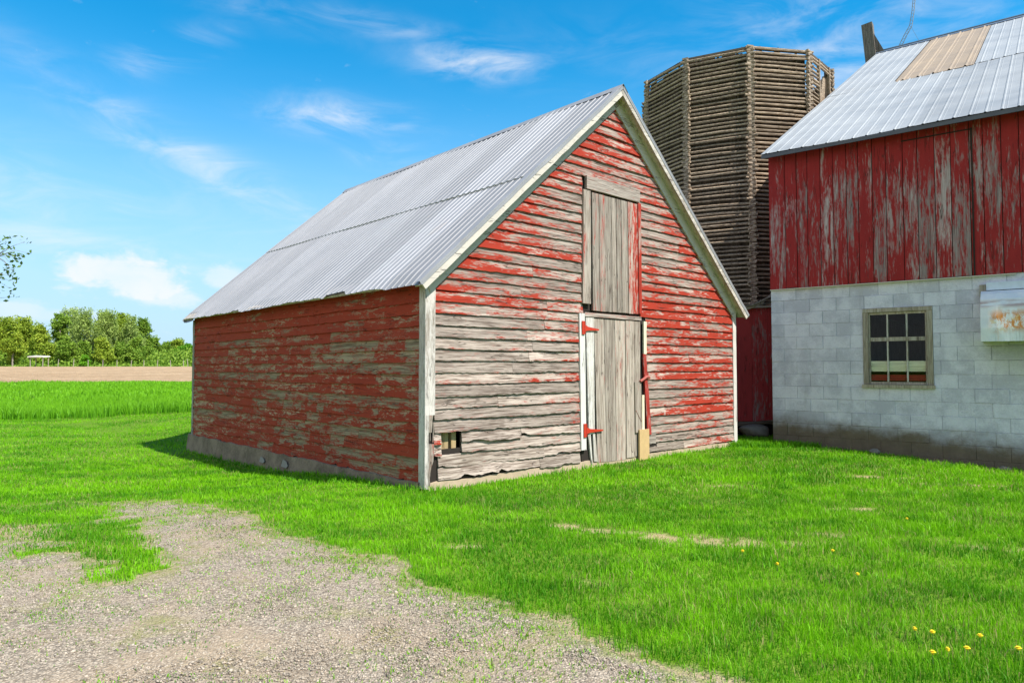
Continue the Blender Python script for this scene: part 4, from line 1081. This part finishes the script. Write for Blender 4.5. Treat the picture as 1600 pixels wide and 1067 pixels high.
# weeds in the shade between shed and barn
n = 9000; x = rng.uniform(3.7, 5.2, n); y = rng.uniform(11.6, 12.95, n); k = keep_lawn(x, y); x, y = x[k], y[k]
tag(blades('shade_weeds', x, y, rng.uniform(.04, .14, len(x)), np.full(len(x), .011), M_grass, True, rng.uniform(0, .4, len(x))), 'dark weeds growing in the shaded gap under the lean-to', 'weeds', kind='stuff')

# pebbles on the drive
oct_v = np.array([[1, 0, 0], [-1, 0, 0], [0, 1, 0], [0, -1, 0], [0, 0, 1], [0, 0, -1]], float); oct_f = np.array([[0, 2, 4], [2, 1, 4], [1, 3, 4], [3, 0, 4], [2, 0, 5], [1, 2, 5], [3, 1, 5], [0, 3, 5]])
x, y = scatter(7000, 1.8, 4.4, .5); xb, yb = scatter(3500, 4.4, 7.8, .5); x = np.concatenate([x, xb]); y = np.concatenate([y, yb])
g = gravel(x, y); k = (g > .45) & (rng.random(len(x)) < ss(.35, .6, 1 - np.abs(fbm(x * 1.3, y * 1.3, 61) - .42))); x, y = x[k], y[k]; n = len(x)
s = np.exp(rng.normal(math.log(.0036), .42, n)); s = np.clip(s, .002, .014)
V = oct_v[None] * rng.uniform(.6, 1.35, (n, 6, 1)) * s[:, None, None] * np.stack([rng.uniform(.8, 1.5, n), rng.uniform(.8, 1.3, n), rng.uniform(.45, .8, n)], -1)[:, None]
an = rng.uniform(0, 6.28, n); ca, sa = np.cos(an)[:, None], np.sin(an)[:, None]; V = np.stack([V[..., 0] * ca - V[..., 1] * sa, V[..., 0] * sa + V[..., 1] * ca, V[..., 2]], -1)
V += np.stack([x, y, gz(x, y) - .012 + s * .25], -1)[:, None]
F = (np.arange(n)[:, None, None] * 6 + oct_f[None]).reshape(-1, 3)
mpb, t, bb = new_mat('pebble'); tt = t.attr('tint'); t.put(bb.inputs['Base Color'], t.mix(t.step(tt, .75, 1), t.mix(tt, (.14, .11, .08), (.52, .44, .34)), (.44, .34, .25))); bb.inputs['Roughness'].default_value = .85
tag(np_mesh('gravel_stones', V.reshape(-1, 3), F, mpb, {'tint': np.repeat(rng.random(n), 6)}), 'loose grey gravel stones scattered over the driveway', 'gravel', kind='stuff')

# dandelions
M_yel = simple('dandelion_yellow', (.85, .62, .02), .7, 0, .1, 50); M_stem = simple('dandelion_stem', (.12, .22, .04), .7)
DL = [(2.01, 3.48), (2.06, 3.42), (2.25, 3.36), (2.02, 3.25), (2.10, 3.22), (2.27, 4.93), (2.16, 4.35), (1.75, 4.6), (1.9, 3.16), (2.32, 3.20), (1.62, 4.9), (3.35, 5.9)]
DN = ['yellow dandelion leaning left in the near right grass', 'yellow dandelion touching its neighbour in the near right grass', 'yellow dandelion standing alone farthest right in the grass', 'large yellow dandelion low in the near right grass', 'small yellow dandelion beside the large low one', 'yellow dandelion in mid lawn below the block wall window', 'yellow dandelion just nearer than the mid lawn one', 'faint yellow dandelion left of the mid lawn pair', 'yellow dandelion nearest the bottom edge', 'yellow dandelion at the bottom right corner', 'small yellow dandelion by the bare straw patch', 'small yellow dandelion farther out below the hood']
for (x, y), lb in zip(DL, DN):
    z = float(gz(x, y)); e = empty('dandelion', (x, y, z), random.uniform(0, 6)); tag(e, lb, 'flower', 'dandelions in the lawn'); h = random.uniform(.045, .07)
    m = MB(); m.tube([(0, 0, 0), (.004, 0, h)], .0022, 5); m.build('stem', M_stem, e)
    m = MB(); rr = random.uniform(.009, .014)
    for q in range(16):
        a = q / 16 * 6.283; l = rr * random.uniform(.85, 1.1); w = .0035
        for (k_, up) in ((1, .004), (.6, .008)):
            c_, s_ = math.cos(a + up * 40), math.sin(a + up * 40)
            i0_ = m.vert((.004 - s_ * w, c_ * w, h + up)); i1_ = m.vert((.004 + s_ * w, -c_ * w, h + up)); i2_ = m.vert((.004 + c_ * l * k_ + s_ * w, s_ * l * k_ - c_ * w, h + up * 1.4)); i3_ = m.vert((.004 + c_ * l * k_ - s_ * w, s_ * l * k_ + c_ * w, h + up * 1.4)); m.f.append((i0_, i1_, i2_, i3_))
    m.box((-.002, -.006, h - .004), (.010, .006, h + .008)); m.build('petals', M_yel, e)

# ---------------------------------------------------------------- TREES
def tree_leaf_mat(name, c0, c1):
    m, t, b = new_mat(name); c = t.mix(t.attr('tint'), c0, c1); t.put(b.inputs['Base Color'], c); b.inputs['Roughness'].default_value = .6; b.inputs['Specular IOR Level'].default_value = .2
    tl = t.node('ShaderNodeBsdfTranslucent'); t.put(tl.inputs[0], c); mxs = t.node('ShaderNodeMixShader'); mxs.inputs[0].default_value = .3
    t.l.new(b.outputs[0], mxs.inputs[1]); t.l.new(tl.outputs[0], mxs.inputs[2]); t.l.new(mxs.outputs[0], m.node_tree.nodes['Material Output'].inputs[0]); return m
M_l = [tree_leaf_mat('leaf_mid_green', (.11, .22, .018), (.34, .48, .06)), tree_leaf_mat('leaf_yellow_green', (.17, .27, .018), (.46, .54, .06)), tree_leaf_mat('leaf_pale_olive', (.20, .30, .05), (.46, .56, .16)), tree_leaf_mat('leaf_bright', (.08, .24, .01), (.20, .45, .02))]
M_bark = simple('pale_bark', (.24, .20, .16), .9, 0, .3, 6)
def crown(name, lobes, n, size, mat, parent, seed):
    r_ = np.random.default_rng(seed); vs = []; tn = []
    wts = np.array([l[3] * l[4] * l[5] for l in lobes]) ** .7; wts /= wts.sum()
    cnt = r_.multinomial(n, wts)
    for (cx, cy, cz, rx, ry, rz), c in zip(lobes, cnt):
        d = r_.normal(size=(c, 3)); d /= np.linalg.norm(d, axis=1)[:, None]; rad = r_.uniform(.1, 1.12, c) ** .6
        bump = 1 + .38 * np.sin(d[:, 0] * 5 + cx) * np.sin(d[:, 1] * 4 + cy) + .2 * np.sin(d[:, 2] * 7 + cz)
        p = d * rad[:, None] * bump[:, None] * np.array([rx, ry, rz]) + np.array([cx, cy, cz])
        vs.append(p); tn.append(np.clip(r_.normal(.45, .22, c) + .15 * np.sin(p[:, 0] * 1.3 + p[:, 2]), 0, 1))
    P = np.concatenate(vs); T = np.concatenate(tn); n = len(P)
    a = r_.normal(size=(n, 3)); a /= np.linalg.norm(a, axis=1)[:, None]; b = np.cross(a, r_.normal(size=(n, 3))); b /= np.linalg.norm(b, axis=1)[:, None]
    s = size * r_.uniform(.6, 1.3, n)[:, None]
    V = np.stack([P - a * s, P - b * s * .6, P + a * s, P + b * s * .6], 1).reshape(-1, 3); F = np.arange(n * 4).reshape(-1, 4)
    o = np_mesh(name, V, F, mat, {'tint': np.repeat(T, 4)}); o.parent = parent; return o
def trunk(parent, h, r, seed, tops, mat=M_bark):
    rr = random.Random(seed); m = MB(); top = h * .8
    m.tube([(0, 0, -.3), (rr.uniform(-.1, .1), 0, h * .3), (rr.uniform(-.3, .3), rr.uniform(-.2, .2), h * .6), (rr.uniform(-.4, .4), 0, top)], [r, r * .8, r * .5, r * .15], 7)
    for (x, y, z) in tops:
        z0 = max(h * .18, z - abs(x) * 1.2 - h * .15); m.tube([(0, 0, z0), (x * .4, y * .4, z0 + (z - z0) * .5), (x, y, z)], [r * .45, r * .28, r * .08], 5)
    return m.build('trunk', mat, parent)
kinds = ['low yellow-green tree', 'tall olive tree', 'rounded green tree', 'lime green bush', 'slender upright tree']
TR = []
def px_tree(px, ytop, dist, wpx, kind):  # author-time layout: bearing, height and width of each tree
    x = (px - 800) / 1075.6 * dist; g = float(gz(x, dist)); top = 1.3 + (574 - ytop) / 1075.6 * dist; TR.append((x, dist, top - g, wpx / 1075.6 * dist * (1.45 if kind in (1, 4) else 1.1), kind))
for a in [(-150, 500, 150, 70, 0), (-95, 490, 158, 70, 2), (-40, 492, 150, 70, 0), (5, 497, 150, 70, 0), (35, 500, 156, 60, 0), (62, 508, 150, 50, 0), (92, 488, 152, 44, 2), (110, 482, 160, 40, 1), (135, 487, 152, 46, 1), (158, 491, 158, 34, 4),
          (172, 490, 150, 36, 1), (190, 492, 158, 34, 4), (205, 494, 151, 34, 1), (222, 498, 156, 42, 2), (240, 528, 162, 34, 2), (258, 536, 165, 34, 2), (278, 532, 168, 38, 0), (297, 539, 160, 34, 3), (320, 535, 168, 40, 3), (350, 530, 160, 50, 2), (400, 522, 160, 60, 0),
          (450, 525, 165, 60, 2), (500, 520, 160, 60, 1), (560, 525, 165, 60, 2), (620, 520, 160, 60, 0),
          (20, 520, 140, 40, 0), (100, 525, 143, 40, 2), (160, 528, 143, 38, 0), (215, 526, 144, 36, 2), (75, 540, 146, 40, 0), (130, 535, 145, 40, 2), (190, 535, 146, 44, 2), (236, 545, 150, 36, 2), (268, 552, 152, 36, 2), (-60, 530, 142, 50, 2), (285, 545, 158, 40, 3), (132, 555, 138, 16, 3)]:
    px_tree(*a)
ordn = ['first', 'second', 'third', 'fourth', 'fifth', 'sixth', 'seventh', 'eighth', 'ninth', 'tenth', 'eleventh', 'twelfth', 'thirteenth', 'fourteenth', 'fifteenth', 'sixteenth', 'seventeenth', 'eighteenth']
kc = {}
for i in sorted(range(len(TR)), key=lambda q: TR[q][0] / TR[q][1]):
    x, y, h, w, kd = TR[i]; g = float(gz(x, y)); k_ = kc.get(kd, 0); kc[kd] = k_ + 1
    e = empty('tree', (x, y, g)); tag(e, '%s in the far tree line, %s such tree from the left' % (kinds[kd], ordn[min(k_, 17)]), 'tree', 'trees along the far field edge')
    rr = random.Random(i * 3 + 1); lobes = []
    base = {0: .22, 1: .20, 2: .14, 3: .02, 4: .22}[kd]
    nl = 11 if kd in (1, 4) else 10
    for q in range(nl):
        s = q / (nl - 1); z = h * (base + (.92 - base) * (s ** .9)); wr = w * .5 * (1.0 - .55 * s ** 1.8) * (.75 if s < .1 else 1)
        a = rr.uniform(0, 6.28); ro = wr * rr.uniform(.1, .65); sz = w * rr.uniform(.15, .28) * (1 - .35 * s)
        lobes.append((ro * math.cos(a), ro * math.sin(a), z, sz, sz, sz * (1.7 if kd in (1, 4) else 1.05)))
    n = int(1500 + 60 * h * w * (.55 if kd == 1 else .9))
    crown('crown', lobes, min(int(n * 2.8), 22000), .19 if kd != 1 else .16, M_l[{0: 1, 1: 2, 2: 0, 3: 3, 4: 1}[kd]], e, i + 100)
    trunk(e, h, .10 + .014 * h, i, [(l[0], l[1], l[2]) for l in lobes[::2]])
# undergrowth
n = 42000; x = rng.uniform(-150, -50, n); y = rng.uniform(139, 170, n); z = gz(x, y) + rng.uniform(0, 1, n) ** 1.4 * (1.2 + 3.4 * fbm(x * .15, y * .15, 71)) * ss(138, 146, y)
a = rng.normal(size=(n, 3)); a /= np.linalg.norm(a, axis=1)[:, None]; b = np.cross(a, rng.normal(size=(n, 3))); b /= np.linalg.norm(b, axis=1)[:, None]; s = .3; P = np.stack([x, y, z], -1)
V = np.stack([P - a * s, P - b * s * .6, P + a * s, P + b * s * .6], 1).reshape(-1, 3)
tag(np_mesh('undergrowth', V, np.arange(n * 4).reshape(-1, 4), M_l[0], {'tint': np.repeat(rng.random(n) * .8, 4)}), 'dark leafy undergrowth beneath the far tree line', 'undergrowth', kind='stuff')
# fence posts
M_post = simple('grey_fence_post', (.30, .27, .21), .9, 0, .2, 4)
fpx = [48, 67, 91, 115, 138, 161, 183, 205, 225, 246, 267, 287, 294, 310, 331, -10, 20, 352, 374]
order = sorted(fpx)
for k_, px in enumerate(order):
    d = 134; x = (px - 800) / 1075.6 * d; e = empty('fence_post', (x, d, float(gz(x, d)))); hh = random.uniform(1.25, 1.5)
    tag(e, 'weathered grey fence post at the field edge, %s from the left' % (ordn + ['nineteenth'])[k_], 'fence post', 'fence posts along the ploughed field'); e.rotation_euler = (random.gauss(0, .03), random.gauss(0, .05), 0)
    m = MB(); m.tube([(0, 0, -.3), (0, 0, hh * .5), (.01, 0, hh)], [.075, .07, .06], 8); m.build('post', M_post, e)
    m = MB(); m.tube([(0, 0, hh), (.01, 0, hh + .04)], [.09, .04], 8); m.build('top', M_post, e)
d = 136; x = (57 - 800) / 1075.6 * d; e = empty('field_shelter', (x, d, float(gz(x, d)))); tag(e, 'small pale open shelter roof on posts below the far trees', 'shelter')
for sx_ in (-1.2, 1.3):
    for sy_ in (0, 1.6):
        m = MB(); m.tube([(sx_, sy_, -.2), (sx_, sy_, 1.9)], .08, 6); m.build('leg', M_post, e)
m = MB(); m.hexa([(-1.7, -.3, 1.85), (1.5, -.3, 1.85), (1.5, 2, 2.0), (-1.7, 2, 2.0), (-1.5, -.3, 2.12), (1.4, -.3, 2.05), (1.3, 2, 2.2), (-1.4, 2, 2.3)]); m.build('roof', simple('pale_shelter_roof', (.5, .47, .40), .8), e)

# near tree whose branch tips reach into the left of the view
nt = empty('roadside_tree', (-13.2, 12.2, float(gz(-13.2, 12.2)))); tag(nt, 'nearby broadleaf tree whose leafy twigs hang in at the left edge', 'tree')
tips = []; rr = random.Random(5); m = MB()
m.tube([(0, 0, -.3), (.05, 0, 1.4), (-.1, .1, 3.0), (.1, 0, 4.6), (0, 0, 6.2)], [.22, .18, .14, .09, .03], 10)
ends = [((-13.2, 12.2), None)]
def limb(p0, p1, r, sub=6, spread=.8):
    p0 = Vector(p0); p1 = Vector(p1); mid = (p0 + p1) / 2 + Vector((0, 0, .25)); m.tube([p0, mid, p1], [r, r * .6, r * .18], 6)
    for k in range(sub):
        s = rr.uniform(.35, 1); b = p0.lerp(p1, s) + Vector((0, 0, .25 * math.sin(math.pi * s) * .8)); tp = b + Vector((rr.gauss(0, spread), rr.gauss(0, spread), rr.gauss(-.1, spread * .7)))
        m.tube([b, (b + tp) / 2 + Vector((0, 0, .06)), tp], [r * .25, r * .14, .004], 4); 
        for q in range(5): tips.append(b.lerp(tp, q / 4))
    tips.append(p1)
for q in range(11):
    a = q * 2.4; z0 = 2.0 + q * .36; l = 2.5 - .09 * q; limb((0, 0, z0), (l * math.cos(a) - .6, l * math.sin(a), z0 + .9 + .12 * q), .07)
# two limbs towards the view: tips sit just inside the frame
limb((0, 0, 2.2), (3.85, -.2, 3.35), .06, 3, .25)
vt = []
for (px, py) in ((4, 372), (12, 380), (18, 372), (30, 392), (36, 402), (22, 388), (14, 395), (6, 400), (18, 410), (12, 422), (5, 430), (16, 440), (10, 450), (8, 462), (3, 448), (2, 415), (-6, 385), (-8, 430), (20, 432), (-4, 460)):
    dd = 12.2; vt.append(Vector(((px - 800) / 1075.6 * dd + 13.2, rr.uniform(-.3, .3), 1.3 + (574 - py) / 1075.6 * dd - nt.location.z)))
root_ = Vector((3.0, 0, 3.25))
subs = []
for e_ in ((3.95, .1, 3.55), (3.9, -.1, 3.15), (3.75, 0, 2.75), (3.7, .1, 3.35)):
    e_ = Vector(e_); path = [root_.lerp(e_, q / 5) + Vector((0, rr.gauss(0, .02), .10 * math.sin(math.pi * q / 5) + rr.gauss(0, .02))) for q in range(6)]
    m.tube(path, [.016, .013, .010, .008, .006, .004], 5); subs += path[2:]
for v_ in vt:
    p_ = min((q for q in subs), key=lambda q: (q - v_).length + (2 if q.x > v_.x else 0)); m.tube([p_, (p_ + v_) / 2 + Vector((rr.gauss(0, .03), 0, .04 + rr.gauss(0, .03))), v_], [.006, .004, .002], 4)
m.build('trunk', M_bark, nt)
pts_l = []
for tpt in tips:
    for _ in range(26): pts_l.append(tpt + Vector((rr.gauss(0, .22), rr.gauss(0, .22), rr.gauss(0, .2))))
for v_ in vt:
    for _ in range(7): pts_l.append(v_ + Vector((rr.gauss(0, .05), rr.gauss(0, .06), rr.gauss(0, .06))))
P = np.array([tuple(p) for p in pts_l]); n = len(P); a = rng.normal(size=(n, 3)); a[:, 2] -= .4; a /= np.linalg.norm(a, axis=1)[:, None]; b = np.cross(a, rng.normal(size=(n, 3))); b /= np.linalg.norm(b, axis=1)[:, None]; s = rng.uniform(.03, .05, n)[:, None]
V = np.stack([P - a * s, P - b * s * .55, P + a * s, P + b * s * .55], 1).reshape(-1, 3)
o = np_mesh('crown', V, np.arange(n * 4).reshape(-1, 4), tree_leaf_mat('leaf_near', (.05, .11, .015), (.14, .22, .03)), {'tint': np.repeat(rng.random(n), 4)}); o.parent = nt
